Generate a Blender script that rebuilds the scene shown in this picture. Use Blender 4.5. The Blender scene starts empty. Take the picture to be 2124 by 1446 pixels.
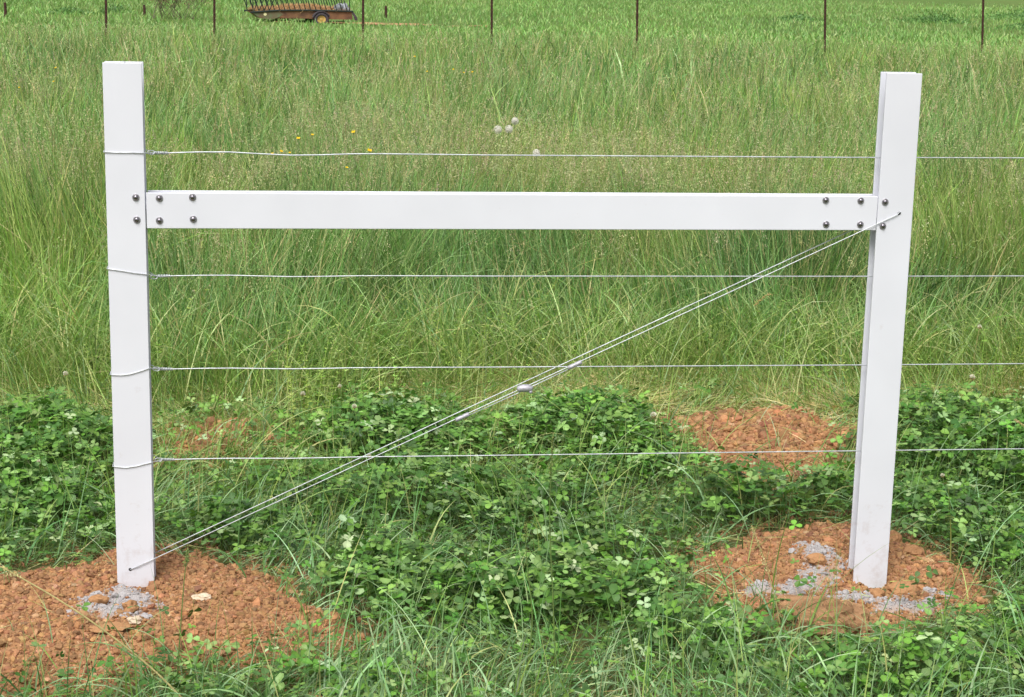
import bpy, bmesh, math, random
import numpy as np
from mathutils import Vector, Matrix

# ------------------------------------------------------------------ camera, world, sun, exposure
scene = bpy.context.scene
COL = scene.collection
camd = bpy.data.cameras.new("camera")
camd.sensor_width = 36.0
camd.lens = 3700.0 / 2124.0 * 36.0
camd.clip_start = 0.05
camd.clip_end = 3000.0
cam = bpy.data.objects.new("camera", camd)
COL.objects.link(cam)
CAM = (0.5046, -4.7313, 1.7578)
R = ((0.993068, 0.005259, -0.117424), (-0.115688, 0.220439, -0.968516), (0.020792, 0.975386, 0.219520))
M4 = Matrix([list(R[i]) + [CAM[i]] for i in range(3)] + [[0, 0, 0, 1]])
cam.matrix_world = M4
scene.camera = cam

SUN_EL, SUN_AZ = math.radians(56), math.radians(204)      # azimuth clockwise from +Y
world = bpy.data.worlds.new("World")
scene.world = world
world.use_nodes = True
wn = world.node_tree
bg = wn.nodes["Background"]
sky = wn.nodes.new("ShaderNodeTexSky")
sky.sky_type = 'NISHITA'
sky.sun_disc = False
sky.sun_elevation = SUN_EL
sky.sun_rotation = SUN_AZ
sky.air_density = 1.0
sky.dust_density = 4.0
hs = wn.nodes.new("ShaderNodeHueSaturation")             # an overcast sky: nearly grey
hs.inputs['Saturation'].default_value = 0.28
wn.links.new(sky.outputs[0], hs.inputs['Color'])
wn.links.new(hs.outputs[0], bg.inputs[0])
bg.inputs[1].default_value = 0.088

sund = bpy.data.lights.new("sun", 'SUN')
sund.energy = 1.5
sund.angle = math.radians(28)
sund.color = (1.0, 0.97, 0.92)
sun = bpy.data.objects.new("sun", sund)
COL.objects.link(sun)
sdir = Vector((math.sin(SUN_AZ) * math.cos(SUN_EL), math.cos(SUN_AZ) * math.cos(SUN_EL), math.sin(SUN_EL)))
sun.rotation_euler = sdir.to_track_quat('Z', 'Y').to_euler()
sun.location = sdir * 50

scene.view_settings.view_transform = 'Standard'
scene.view_settings.look = 'None'
scene.view_settings.gamma = 1.0
scene.view_settings.exposure = 0.92

# ------------------------------------------------------------------ helpers
rng = np.random.default_rng(7)
random.seed(7)

def lin(r, g, b):
    out = []
    for c in (r, g, b):
        c /= 255.0
        out.append(c / 12.92 if c <= 0.04045 else ((c + 0.055) / 1.055) ** 2.4)
    return np.array(out)

def hash2(ix, iy, seed):
    h = (ix.astype(np.int64) * 374761393 + iy.astype(np.int64) * 668265263 + seed * 1442695041) & 0x7fffffff
    h = ((h ^ (h >> 13)) * 1274126177) & 0x7fffffff
    return ((h ^ (h >> 16)) & 0xffff) / 65535.0

def noise(x, y, scale, seed=0, octaves=2):
    x = np.asarray(x, float); y = np.asarray(y, float)
    tot = 0; amp = 1.0; s = 0
    for o in range(octaves):
        u, v = x / scale + 17.3 * o, y / scale - 9.1 * o
        iu, iv = np.floor(u), np.floor(v)
        fu, fv = u - iu, v - iv
        fu = fu * fu * (3 - 2 * fu); fv = fv * fv * (3 - 2 * fv)
        a = hash2(iu, iv, seed + o); b = hash2(iu + 1, iv, seed + o)
        c = hash2(iu, iv + 1, seed + o); d = hash2(iu + 1, iv + 1, seed + o)
        tot = tot + amp * ((a * (1 - fu) + b * fu) * (1 - fv) + (c * (1 - fu) + d * fu) * fv)
        s += amp; amp *= 0.5; scale *= 0.5
    return tot / s

def poly_sd(x, y, poly):
    """signed distance, positive inside"""
    x = np.asarray(x, float); y = np.asarray(y, float)
    best = np.full(x.shape, 1e9); inside = np.zeros(x.shape, bool)
    n = len(poly)
    for i in range(n):
        x0, y0 = poly[i]; x1, y1 = poly[(i + 1) % n]
        dx, dy = x1 - x0, y1 - y0
        t = np.clip(((x - x0) * dx + (y - y0) * dy) / (dx * dx + dy * dy), 0, 1)
        best = np.minimum(best, np.hypot(x - x0 - t * dx, y - y0 - t * dy))
        cond = ((y0 > y) != (y1 > y))
        with np.errstate(divide='ignore', invalid='ignore'):
            xi = x0 + (y - y0) / (dy if dy else 1e-9) * dx
        inside ^= cond & (x < xi)
    return np.where(inside, best, -best)

def smooth(a, b, x):
    t = np.clip((x - a) / (b - a), 0, 1)
    return t * t * (3 - 2 * t)

# ---- terrain
GY = [-80, 3, 27, 83, 140, 260, 900]
GZ = [-0.03, -0.03, -0.5, -2.07, -2.35, 3.0, 48.0]
def gz(x, y):
    x = np.asarray(x, float); y = np.asarray(y, float)
    z = np.interp(y, GY, GZ)
    return z + 0.03 * (noise(x, y, 0.7, 3) - 0.5) * smooth(1.2, 0.6, np.hypot((x - 1.1) / 2.2, y / 1.0)) * 0.3 \
             + 0.05 * (noise(x, y, 1.1, 4) - 0.5) * smooth(1.0, 2.5, y) \
             + 0.5 * (noise(x, y, 25, 5) - 0.5) * smooth(30, 60, y)

LEFT = [(-0.60, 0.25), (-0.41, 0.26), (-0.2, 0.29), (-0.03, 0.39), (0.18, 0.42), (0.33, 0.31), (0.47, 0.13), (0.63, -0.08),
        (0.74, -0.30), (0.72, -0.43), (0.47, -0.5), (0.23, -0.53), (0.06, -0.57), (-0.13, -0.61), (-0.26, -0.70), (-0.5, -0.75), (-0.7, -0.3)]
RIGHT = [(1.65, 0.23), (1.84, 0.45), (2.07, 0.56), (2.25, 0.54), (2.34, 0.40), (2.47, 0.25), (2.51, 0.05), (2.39, -0.25),
         (2.19, -0.42), (1.97, -0.46), (1.81, -0.39), (1.7, -0.25), (1.64, -0.02)]
BACKR = [(1.86, 1.86), (2.11, 1.95), (2.35, 1.95), (2.54, 1.9), (2.64, 1.68), (2.50, 1.29), (2.36, 1.12), (2.19, 0.98),
         (2.04, 0.90), (1.95, 1.15), (1.86, 1.57)]
BACKL = [(-0.04, 1.85), (0.13, 1.95), (0.31, 2.02), (0.44, 1.95), (0.48, 1.7), (0.39, 1.45), (0.26, 1.30), (0.06, 1.28), (-0.01, 1.39)]
MOUNDS = {'left': (LEFT, 0.055, 0.22, 11), 'right': (RIGHT, 0.020, 0.22, 12), 'backr': (BACKR, 0.062, 0.34, 13), 'backl': (BACKL, 0.03, 0.2, 14)}

CONC = {'left': [(0.015, -0.14, 0.10, 0.06), (-0.03, -0.18, 0.07, 0.055), (0.04, -0.21, 0.08, 0.06), (0.03, -0.09, 0.06, 0.05)],
        'right': [(2.005, 0.10, 0.055, 0.10), (1.90, -0.06, 0.10, 0.035), (1.80, -0.04, 0.05, 0.03), (2.05, -0.13, 0.12, 0.035), (2.17, -0.20, 0.10, 0.035), (1.97, 0.0, 0.05, 0.05), (2.29, -0.12, 0.05, 0.03)],
        'backr': [], 'backl': []}
def conc_mask(k, x, y):
    m = np.zeros(np.shape(x))
    for (cx, cy, rx, ry) in CONC[k]:
        d = np.hypot((x - cx) / rx, (y - cy) / ry)
        m = np.maximum(m, smooth(1.45, 0.3, d + 1.3 * (noise(x, y, 0.045, 61, 3) - 0.5)))
    return m

def mound_sd(k, x, y):
    poly, Hh, fall, seed = MOUNDS[k]
    return poly_sd(x, y, poly) + 0.26 * (noise(x, y, 0.17, seed, 3) - (0.40 if k != 'backl' else 0.48))

def mound_h(k, x, y):
    poly, Hh, fall, seed = MOUNDS[k]
    sd = mound_sd(k, x, y)
    h = -0.02 + (Hh + 0.02) * smooth(-0.04, fall, sd)
    ins = smooth(-0.02, 0.08, sd)
    h = h + ins * (0.035 * (noise(x, y, 0.16, seed + 20) - 0.5) + 0.014 * (noise(x, y, 0.035, seed + 21) - 0.5) + 0.010 * (noise(x, y, 0.013, seed + 25, 1) - 0.5))
    cm = conc_mask(k, x, y)
    h = h + cm * 0.014 * ins
    if k == 'left':
        h = h - 0.012 * np.exp(-(((x - 0.05) / 0.10) ** 2 + ((y + 0.01) / 0.06) ** 2))
    if k == 'right':
        h = h - 0.034 * np.exp(-(((x - 2.15) / 0.10) ** 2 + ((y + 0.02) / 0.07) ** 2))
        h = h + 0.05 * np.exp(-(((x - 2.10) / 0.22) ** 2 + ((y - 0.22) / 0.13) ** 2)) + 0.035 * np.exp(-(((x - 2.02) / 0.10) ** 2 + ((y - 0.06) / 0.08) ** 2))
    return h, sd

def any_soil(x, y):
    s = np.full(np.shape(x), -1e9)
    for k in MOUNDS:
        s = np.maximum(s, mound_sd(k, x, y))
    return s

def soil_gate(x, y):
    # where plants keep off; the old patch at the back left is already half overgrown
    s = np.full(np.shape(x), -1e9)
    for k in MOUNDS:
        sd = mound_sd(k, x, y)
        if k == 'backl': sd = sd - 0.05 - 0.22 * noise(x, y, 0.14, 19, 2)
        s = np.maximum(s, sd)
    return s

def surf(x, y):
    """height of the open surface (soil included)"""
    z = gz(x, y)
    for k in MOUNDS:
        h, sd = mound_h(k, x, y)
        z = np.where(sd > 0, np.maximum(z, gz(x, y) + h), z)
    return z

TFX = [-4, -1.18, -0.76, -0.35, -0.1, 0.25, 0.66, 1.09, 1.44, 1.74, 2.13, 2.52, 2.92, 3.2, 3.71, 4.1, 7]
TFY = [2.95, 2.93, 2.83, 2.68, 2.5, 2.55, 2.62, 2.75, 2.86, 2.85, 2.75, 2.6, 2.64, 2.67, 2.71, 2.7, 2.7]
def tall_front(x):
    return np.interp(x, TFX, TFY)

def axis_x(y):
    return 0.505 + 0.1213 * (y + 4.731)
def in_view(x, y, m=0.7):
    d = y + 4.73
    return np.abs(x - axis_x(y)) < 0.305 * d + m

def scatter(n, x0, x1, y0, y1, m=1.7):
    x = rng.uniform(x0, x1, n); y = rng.uniform(y0, y1, n)
    k = in_view(x, y, m)
    return x[k], y[k]

# ---- mesh building from numpy
def link(name, me, mat=None, parent=None):
    o = bpy.data.objects.new(name, me)
    COL.objects.link(o)
    if mat is not None and me is not None:
        me.materials.append(mat)
    if parent is not None:
        o.parent = parent
    return o

def np_mesh(name, V, faces, colr=None, smooth_shade=False):
    """faces: list of int arrays (n,3) or (n,4)"""
    me = bpy.data.meshes.new(name)
    V = np.asarray(V, np.float32)
    me.vertices.add(len(V))
    me.vertices.foreach_set('co', V.ravel())
    idx = np.concatenate([f.ravel() for f in faces]).astype(np.int32)
    tot = np.concatenate([np.full(len(f), f.shape[1], np.int32) for f in faces])
    st = np.concatenate([[0], np.cumsum(tot)[:-1]]).astype(np.int32)
    me.loops.add(len(idx)); me.polygons.add(len(tot))
    me.loops.foreach_set('vertex_index', idx)
    me.polygons.foreach_set('loop_start', st)
    me.update(calc_edges=True)
    if colr is not None:
        at = me.attributes.new('tint', 'FLOAT_COLOR', 'POINT')
        c4 = np.ones((len(V), 4), np.float32); c4[:, :3] = colr
        at.data.foreach_set('color', c4.ravel())
    me.polygons.foreach_set('use_smooth', np.full(len(tot), smooth_shade, bool))
    me.validate()
    return me

def ribbons(pos, h, w, az, a0, a1, K, cb, ct, twist=None, power=1.4, taper=1.6, floor=None):
    """grass blades: curved tapering strips"""
    n = len(h)
    t = np.linspace(0, 1, K + 1)[None, :]
    th = a0[:, None] + a1[:, None] * t ** power
    thm = (th[:, 1:] + th[:, :-1]) / 2
    step = (h / K)[:, None]
    r = np.concatenate([np.zeros((n, 1)), np.cumsum(np.sin(thm) * step, 1)], 1)
    z = np.concatenate([np.zeros((n, 1)), np.cumsum(np.cos(thm) * step, 1)], 1)
    ca, sa = np.cos(az)[:, None], np.sin(az)[:, None]
    P = np.stack([pos[:, 0:1] + r * ca, pos[:, 1:2] + r * sa, pos[:, 2:3] + z], -1)
    if floor is not None:
        P[..., 2] = np.maximum(P[..., 2], (pos[:, 2:3] + floor))
    if twist is None:
        twist = rng.uniform(-0.9, 0.9, n)
    tw = twist[:, None] + t * 0.6 * np.sign(twist)[:, None]
    ct_, st_ = np.cos(tw), np.sin(tw)
    S = np.stack([-sa * ct_ + ca * np.cos(th) * st_, ca * ct_ + sa * np.cos(th) * st_, -np.sin(th) * st_], -1)
    prof = (1 - t ** taper) * 0.96 + 0.04
    prof = prof * (0.65 + 0.35 * np.minimum(1, t * 4))
    hw = (w[:, None] * 0.5 * prof)[..., None]
    V = np.stack([P - S * hw, P + S * hw], 2).reshape(-1, 3)
    base = (np.arange(n) * 2 * (K + 1))[:, None] + (np.arange(K) * 2)[None, :]
    F = np.stack([base, base + 1, base + 3, base + 2], -1).reshape(-1, 4)
    c = cb[:, None, :] * (1 - t[..., None]) + ct[:, None, :] * t[..., None]
    c = np.repeat(c[:, :, None, :], 2, 2).reshape(-1, 3)
    return V, F, c, P

class Acc:
    def __init__(s): s.V = []; s.F = []; s.C = []; s.n = 0
    def add(s, V, F, C):
        s.V.append(V); s.F.append(F + s.n); s.C.append(C); s.n += len(V)
    def build(s, name, mat, parent=None, smooth_shade=False):
        me = np_mesh(name, np.concatenate(s.V), s.F, np.concatenate(s.C), smooth_shade)
        return link(name, me, mat, parent)

def flakes(P, size, aspect, cols, acc):
    """small quads turned at random (spikelets, petals, chaff)"""
    n = len(P)
    d = rng.normal(size=(n, 3)); d[:, 2] += 0.7; d /= np.linalg.norm(d, axis=1)[:, None]
    e = np.cross(d, rng.normal(size=(n, 3))); e /= np.linalg.norm(e, axis=1)[:, None] + 1e-9
    a = d * size[:, None] * 0.5; b = e * (size * aspect)[:, None] * 0.5
    V = np.stack([P - a, P + b, P + a, P - b], 1).reshape(-1, 3)
    F = (np.arange(n) * 4)[:, None] + np.arange(4)[None, :]
    acc.add(V, F, np.repeat(cols, 4, 0))

def pick(cols, n, p=None, jit=0.18):
    cols = np.array(cols)
    i = rng.choice(len(cols), n, p=p)
    c = cols[i] * (1 + rng.normal(size=(n, 1)) * jit) * (1 + rng.normal(size=(n, 3)) * 0.05)
    return np.clip(c, 0.004, 0.9)

def tag(o, label, cat, group=None, kind=None):
    o['label'] = label
    o['category'] = cat
    if group: o['group'] = group
    if kind: o['kind'] = kind
    return o

def empty(name, loc, rz=0.0):
    o = bpy.data.objects.new(name, None)
    o.empty_display_size = 0.1
    COL.objects.link(o)
    o.location = loc; o.rotation_euler = (0, 0, rz)
    return o

# ------------------------------------------------------------------ materials
def new_mat(name):
    m = bpy.data.materials.new(name)
    m.use_nodes = True
    nt = m.node_tree
    return m, nt, nt.nodes['Principled BSDF'], nt.nodes['Material Output']

def leaf_mat(name, trans=0.35, rough=0.5, spec=0.35, warm=(1.05, 1.1, 0.6)):
    m, nt, p, out = new_mat(name)
    a = nt.nodes.new('ShaderNodeAttribute'); a.attribute_name = 'tint'
    nt.links.new(a.outputs['Color'], p.inputs['Base Color'])
    p.inputs['Roughness'].default_value = rough
    p.inputs['Specular IOR Level'].default_value = spec
    tr = nt.nodes.new('ShaderNodeBsdfTranslucent')
    mul = nt.nodes.new('ShaderNodeMix'); mul.data_type = 'RGBA'; mul.blend_type = 'MULTIPLY'
    mul.inputs['Factor'].default_value = 1.0
    nt.links.new(a.outputs['Color'], mul.inputs['A'])
    mul.inputs['B'].default_value = (*warm, 1)
    nt.links.new(mul.outputs['Result'], tr.inputs['Color'])
    mx = nt.nodes.new('ShaderNodeMixShader'); mx.inputs[0].default_value = trans
    nt.links.new(p.outputs[0], mx.inputs[1]); nt.links.new(tr.outputs[0], mx.inputs[2])
    nt.links.new(mx.outputs[0], out.inputs[0])
    return m

def tint_mat(name, rough=0.95, spec=0.1, bump=0.0, bscale=200.0):
    m, nt, p, out = new_mat(name)
    a = nt.nodes.new('ShaderNodeAttribute'); a.attribute_name = 'tint'
    tc = nt.nodes.new('ShaderNodeNewGeometry')
    nz = nt.nodes.new('ShaderNodeTexNoise'); nz.inputs['Scale'].default_value = bscale; nz.inputs['Detail'].default_value = 6
    nt.links.new(tc.outputs['Position'], nz.inputs['Vector'])
    rm = nt.nodes.new('ShaderNodeMapRange'); rm.inputs[3].default_value = 0.72; rm.inputs[4].default_value = 1.28
    nt.links.new(nz.outputs[0], rm.inputs[0])
    mul = nt.nodes.new('ShaderNodeMix'); mul.data_type = 'RGBA'; mul.blend_type = 'MULTIPLY'; mul.inputs['Factor'].default_value = 1
    nt.links.new(a.outputs['Color'], mul.inputs['A'])
    cmb = nt.nodes.new('ShaderNodeCombineColor')
    for i in range(3): nt.links.new(rm.outputs[0], cmb.inputs[i])
    nt.links.new(cmb.outputs[0], mul.inputs['B'])
    nt.links.new(mul.outputs['Result'], p.inputs['Base Color'])
    p.inputs['Roughness'].default_value = rough
    p.inputs['Specular IOR Level'].default_value = spec
    if bump:
        b = nt.nodes.new('ShaderNodeBump'); b.inputs['Strength'].default_value = bump; b.inputs['Distance'].default_value = 0.004
        nt.links.new(nz.outputs[0], b.inputs['Height']); nt.links.new(b.outputs[0], p.inputs['Normal'])
    return m

def plain_mat(name, col, rough=0.5, metal=0.0, spec=0.5, var=0.0, vscale=20.0, col2=None):
    m, nt, p, out = new_mat(name)
    p.inputs['Roughness'].default_value = rough
    p.inputs['Metallic'].default_value = metal
    p.inputs['Specular IOR Level'].default_value = spec
    tc = nt.nodes.new('ShaderNodeTexCoord')
    nz = nt.nodes.new('ShaderNodeTexNoise'); nz.inputs['Scale'].default_value = vscale; nz.inputs['Detail'].default_value = 5
    nt.links.new(tc.outputs['Object'], nz.inputs['Vector'])
    cr = nt.nodes.new('ShaderNodeValToRGB')
    cr.color_ramp.elements[0].position = 0.35; cr.color_ramp.elements[1].position = 0.65
    c2 = col2 if col2 is not None else [c * (1 - var) for c in col]
    cr.color_ramp.elements[0].color = (*c2, 1); cr.color_ramp.elements[1].color = (*col, 1)
    nt.links.new(nz.outputs[0], cr.inputs[0]); nt.links.new(cr.outputs[0], p.inputs['Base Color'])
    return m

def vinyl_mat():
    """white extruded vinyl, soil splashes towards the foot and faint scuffs"""
    m, nt, p, out = new_mat('white_vinyl')
    p.inputs['Roughness'].default_value = 0.42
    p.inputs['Specular IOR Level'].default_value = 0.4
    geo = nt.nodes.new('ShaderNodeNewGeometry')
    sep = nt.nodes.new('ShaderNodeSeparateXYZ'); nt.links.new(geo.outputs['Position'], sep.inputs[0])
    n1 = nt.nodes.new('ShaderNodeTexNoise'); n1.inputs['Scale'].default_value = 22; n1.inputs['Detail'].default_value = 8; n1.inputs['Roughness'].default_value = 0.7
    n2 = nt.nodes.new('ShaderNodeTexNoise'); n2.inputs['Scale'].default_value = 3.5; n2.inputs['Detail'].default_value = 3
    for n in (n1, n2): nt.links.new(geo.outputs['Position'], n.inputs['Vector'])
    mr = nt.nodes.new('ShaderNodeMapRange'); mr.inputs[1].default_value = 0.0; mr.inputs[2].default_value = 0.42; mr.inputs[3].default_value = 0.16; mr.inputs[4].default_value = 0.0
    nt.links.new(sep.outputs['Z'], mr.inputs[0])
    ad = nt.nodes.new('ShaderNodeMath'); ad.operation = 'ADD'; nt.links.new(n1.outputs[0], ad.inputs[0]); nt.links.new(mr.outputs[0], ad.inputs[1])
    d1 = nt.nodes.new('ShaderNodeMapRange'); d1.inputs[1].default_value = 0.63; d1.inputs[2].default_value = 0.85; d1.inputs[4].default_value = 0.55
    nt.links.new(ad.outputs[0], d1.inputs[0])
    mx = nt.nodes.new('ShaderNodeMix'); mx.data_type = 'RGBA'
    mx.inputs['A'].default_value = (0.73, 0.74, 0.80, 1); mx.inputs['B'].default_value = (0.50, 0.42, 0.40, 1)
    nt.links.new(d1.outputs[0], mx.inputs['Factor'])
    d2 = nt.nodes.new('ShaderNodeMapRange'); d2.inputs[1].default_value = 0.3; d2.inputs[2].default_value = 0.7; d2.inputs[3].default_value = 0.92; d2.inputs[4].default_value = 1.0
    nt.links.new(n2.outputs[0], d2.inputs[0])
    mul = nt.nodes.new('ShaderNodeVectorMath'); mul.operation = 'SCALE'
    nt.links.new(mx.outputs['Result'], mul.inputs[0]); nt.links.new(d2.outputs[0], mul.inputs['Scale'])
    nt.links.new(mul.outputs[0], p.inputs['Base Color'])
    b = nt.nodes.new('ShaderNodeBump'); b.inputs['Strength'].default_value = 0.05; b.inputs['Distance'].default_value = 0.002
    nt.links.new(n2.outputs[0], b.inputs['Height']); nt.links.new(b.outputs[0], p.inputs['Normal'])
    return m

def ground_mat():
    m, nt, p, out = new_mat('meadow_ground')
    p.inputs['Roughness'].default_value = 1.0; p.inputs['Specular IOR Level'].default_value = 0.05
    geo = nt.nodes.new('ShaderNodeNewGeometry')
    sep = nt.nodes.new('ShaderNodeSeparateXYZ'); nt.links.new(geo.outputs['Position'], sep.inputs[0])
    def ramp(scale, cols, detail=6, stretch=None):
        n = nt.nodes.new('ShaderNodeTexNoise'); n.inputs['Scale'].default_value = scale; n.inputs['Detail'].default_value = detail; n.inputs['Roughness'].default_value = 0.65
        if stretch:
            mp = nt.nodes.new('ShaderNodeMapping'); mp.inputs['Scale'].default_value = stretch
            nt.links.new(geo.outputs['Position'], mp.inputs[0]); nt.links.new(mp.outputs[0], n.inputs['Vector'])
        else:
            nt.links.new(geo.outputs['Position'], n.inputs['Vector'])
        r = nt.nodes.new('ShaderNodeValToRGB')
        el = r.color_ramp.elements
        while len(el) < len(cols): el.new(0.5)
        for i, (pos, c) in enumerate(cols):
            el[i].position = pos; el[i].color = (*c, 1)
        nt.links.new(n.outputs[0], r.inputs[0])
        return r
    near = ramp(30, [(0.3, (0.045, 0.065, 0.02)), (0.5, (0.10, 0.105, 0.04)), (0.62, (0.15, 0.12, 0.055)), (0.75, (0.23, 0.19, 0.10))])
    far = ramp(0.09, [(0.3, (0.085, 0.14, 0.04)), (0.48, (0.115, 0.18, 0.05)), (0.6, (0.14, 0.19, 0.06)), (0.75, (0.175, 0.19, 0.085))], 9, (1, 0.45, 1))
    mr = nt.nodes.new('ShaderNodeMapRange'); mr.inputs[1].default_value = 18; mr.inputs[2].default_value = 34
    nt.links.new(sep.outputs['Y'], mr.inputs[0])
    mx = nt.nodes.new('ShaderNodeMix'); mx.data_type = 'RGBA'
    nt.links.new(mr.outputs[0], mx.inputs['Factor']); nt.links.new(near.outputs[0], mx.inputs['A']); nt.links.new(far.outputs[0], mx.inputs['B'])
    nt.links.new(mx.outputs['Result'], p.inputs['Base Color'])
    return m

M = dict(
    vinyl=vinyl_mat(), ground=ground_mat(),
    grass=leaf_mat('grass_blade', 0.24, 0.45, 0.4), clover=leaf_mat('clover_leaf', 0.16, 0.5, 0.4, (1.05, 1.15, 0.5)),
    dry=leaf_mat('dry_grass', 0.25, 0.7, 0.15, (1, 0.95, 0.8)), soil=tint_mat('clay_soil', 1.0, 0.05, 0.6, 260.0),
    clod=tint_mat('clay_clod', 1.0, 0.05, 0.35, 180.0),
    petal=leaf_mat('petal', 0.3, 0.5, 0.3, (1, 1, 1)),
    galv=plain_mat('galvanised_wire', (0.63, 0.66, 0.69), 0.42, 0.5, 0.5, 0.25, 60),
    alu=plain_mat('cast_zinc', (0.52, 0.51, 0.56), 0.55, 0.5, 0.5, 0.25, 120),
    bolt=plain_mat('dark_steel', (0.30, 0.28, 0.31), 0.22, 0.95, 0.5, 0.3, 300),
    washer=plain_mat('steel_washer', (0.42, 0.41, 0.44), 0.4, 0.7, 0.5, 0.3, 300),
    hole=plain_mat('dark_hole', (0.03, 0.03, 0.035), 0.8),
    rust=plain_mat('rusty_steel', (0.10, 0.045, 0.03), 0.85, 0.2, 0.3, 0.5, 30, (0.035, 0.02, 0.018)),
    rustpanel=plain_mat('rusted_panel', (0.24, 0.125, 0.065), 0.9, 0.0, 0.2, 0.5, 2.2, (0.11, 0.06, 0.04)),
    greenpanel=plain_mat('faded_green_paint', (0.13, 0.17, 0.09), 0.7, 0.0, 0.3, 0.3, 2.0, (0.16, 0.10, 0.06)),
    darkrail=plain_mat('dark_green_frame', (0.022, 0.035, 0.03), 0.6, 0.0, 0.3, 0.4, 6),
    tyre=plain_mat('grey_tyre', (0.09, 0.075, 0.085), 0.9, 0.0, 0.2, 0.4, 12),
    hub=plain_mat('yellow_rim', (0.58, 0.38, 0.12), 0.6, 0.0, 0.3, 0.35, 6),
    plate=plain_mat('cream_plate', (0.75, 0.68, 0.38), 0.5),
    bark=plain_mat('grey_twig', (0.16, 0.12, 0.10), 0.9, 0.0, 0.2, 0.4, 10),
    grey=plain_mat('grey_sheet', (0.45, 0.47, 0.50), 0.6, 0.0, 0.3, 0.8, 3.0, (0.10, 0.11, 0.12)),
)

# ------------------------------------------------------------------ solid-shape helpers (bmesh)
def bm_box(bm, x0, x1, y0, y1, z0, z1):
    vs = [bm.verts.new(v) for v in ((x0, y0, z0), (x1, y0, z0), (x1, y1, z0), (x0, y1, z0), (x0, y0, z1), (x1, y0, z1), (x1, y1, z1), (x0, y1, z1))]
    for f in ((0, 3, 2, 1), (4, 5, 6, 7), (0, 1, 5, 4), (1, 2, 6, 5), (2, 3, 7, 6), (3, 0, 4, 7)):
        bm.faces.new([vs[i] for i in f])

def bm_extrude(bm, prof, a, b, axis):
    """prism of a closed profile from a to b along axis 'x','y','z'"""
    def at(p, t):
        return {'z': (p[0], p[1], t), 'x': (t, p[0], p[1]), 'y': (p[0], t, p[1])}[axis]
    A = [bm.verts.new(at(p, a)) for p in prof]; B = [bm.verts.new(at(p, b)) for p in prof]
    n = len(prof)
    for i in range(n):
        bm.faces.new((A[i], A[(i + 1) % n], B[(i + 1) % n], B[i]))
    bm.faces.new(A[::-1]); bm.faces.new(B)

def bm_tube(bm, pts, r, seg=8, cap=True, radii=None):
    pts = [Vector(p) for p in pts]
    rings = []
    prev = None
    for i, p in enumerate(pts):
        d = (pts[min(i + 1, len(pts) - 1)] - pts[max(i - 1, 0)]).normalized()
        if prev is None:
            n = d.orthogonal().normalized()
        else:
            n = (prev - d * prev.dot(d))
            n = n.normalized() if n.length > 1e-6 else d.orthogonal().normalized()
        prev = n
        b = d.cross(n)
        rr = radii[i] if radii else r
        rings.append([bm.verts.new(p + (n * math.cos(2 * math.pi * k / seg) + b * math.sin(2 * math.pi * k / seg)) * rr) for k in range(seg)])
    for i in range(len(rings) - 1):
        for k in range(seg):
            bm.faces.new((rings[i][k], rings[i][(k + 1) % seg], rings[i + 1][(k + 1) % seg], rings[i + 1][k]))
    if cap:
        bm.faces.new(rings[0][::-1]); bm.faces.new(rings[-1])

def bm_lathe(bm, prof, origin, axis=(0, -1, 0), seg=20):
    """revolve (radius, height) profile round axis through origin"""
    ax = Vector(axis).normalized(); n = ax.orthogonal().normalized(); b = ax.cross(n); o = Vector(origin)
    rings = []
    for (r, h) in prof:
        if r < 1e-6:
            rings.append([bm.verts.new(o + ax * h)])
        else:
            rings.append([bm.verts.new(o + ax * h + (n * math.cos(2 * math.pi * k / seg) + b * math.sin(2 * math.pi * k / seg)) * r) for k in range(seg)])
    for i in range(len(rings) - 1):
        A, B = rings[i], rings[i + 1]
        for k in range(seg):
            k2 = (k + 1) % seg
            if len(A) == 1 and len(B) > 1: bm.faces.new((A[0], B[k2], B[k]))
            elif len(B) == 1 and len(A) > 1: bm.faces.new((A[k], A[k2], B[0]))
            elif len(A) > 1: bm.faces.new((A[k], A[k2], B[k2], B[k]))

def bm_obj(name, bm, mat, parent=None, smooth_shade=False, bevel=0.0):
    bmesh.ops.recalc_face_normals(bm, faces=bm.faces[:])
    me = bpy.data.meshes.new(name)
    bm.to_mesh(me); bm.free()
    if smooth_shade:
        me.polygons.foreach_set('use_smooth', np.ones(len(me.polygons), bool))
    o = link(name, me, mat, parent)
    if bevel:
        md = o.modifiers.new('bevel', 'BEVEL'); md.width = bevel; md.segments = 2; md.limit_method = 'ANGLE'
    return o

def rock_bm(bm, c, r, seed, sub=1, flat=0.75):
    rr = random.Random(seed)
    ret = bmesh.ops.create_icosphere(bm, subdivisions=sub, radius=1.0)
    off = Vector((rr.random() * 50, rr.random() * 50, rr.random() * 50))
    from mathutils import noise as mn
    s = Vector((r * rr.uniform(0.8, 1.3), r * rr.uniform(0.8, 1.2), r * flat * rr.uniform(0.8, 1.2)))
    for v in ret['verts']:
        k = 1 + 0.45 * mn.noise(v.co * 1.1 + off) + 0.25 * mn.noise(v.co * 2.7 + off)
        p = Vector((v.co.x * s.x, v.co.y * s.y, v.co.z * s.z)) * k
        v.co = p + Vector(c)

# ------------------------------------------------------------------ the ground
def grid_mesh(name, xs, ys, zf, colf=None, smooth_shade=True):
    X, Y = np.meshgrid(xs, ys)
    Z = zf(X, Y)
    V = np.stack([X, Y, Z], -1).reshape(-1, 3)
    nx, ny = len(xs), len(ys)
    i = (np.arange(ny - 1)[:, None] * nx + np.arange(nx - 1)[None, :]).ravel()
    F = np.stack([i, i + 1, i + nx + 1, i + nx], -1)
    return V, F, X, Y

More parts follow.
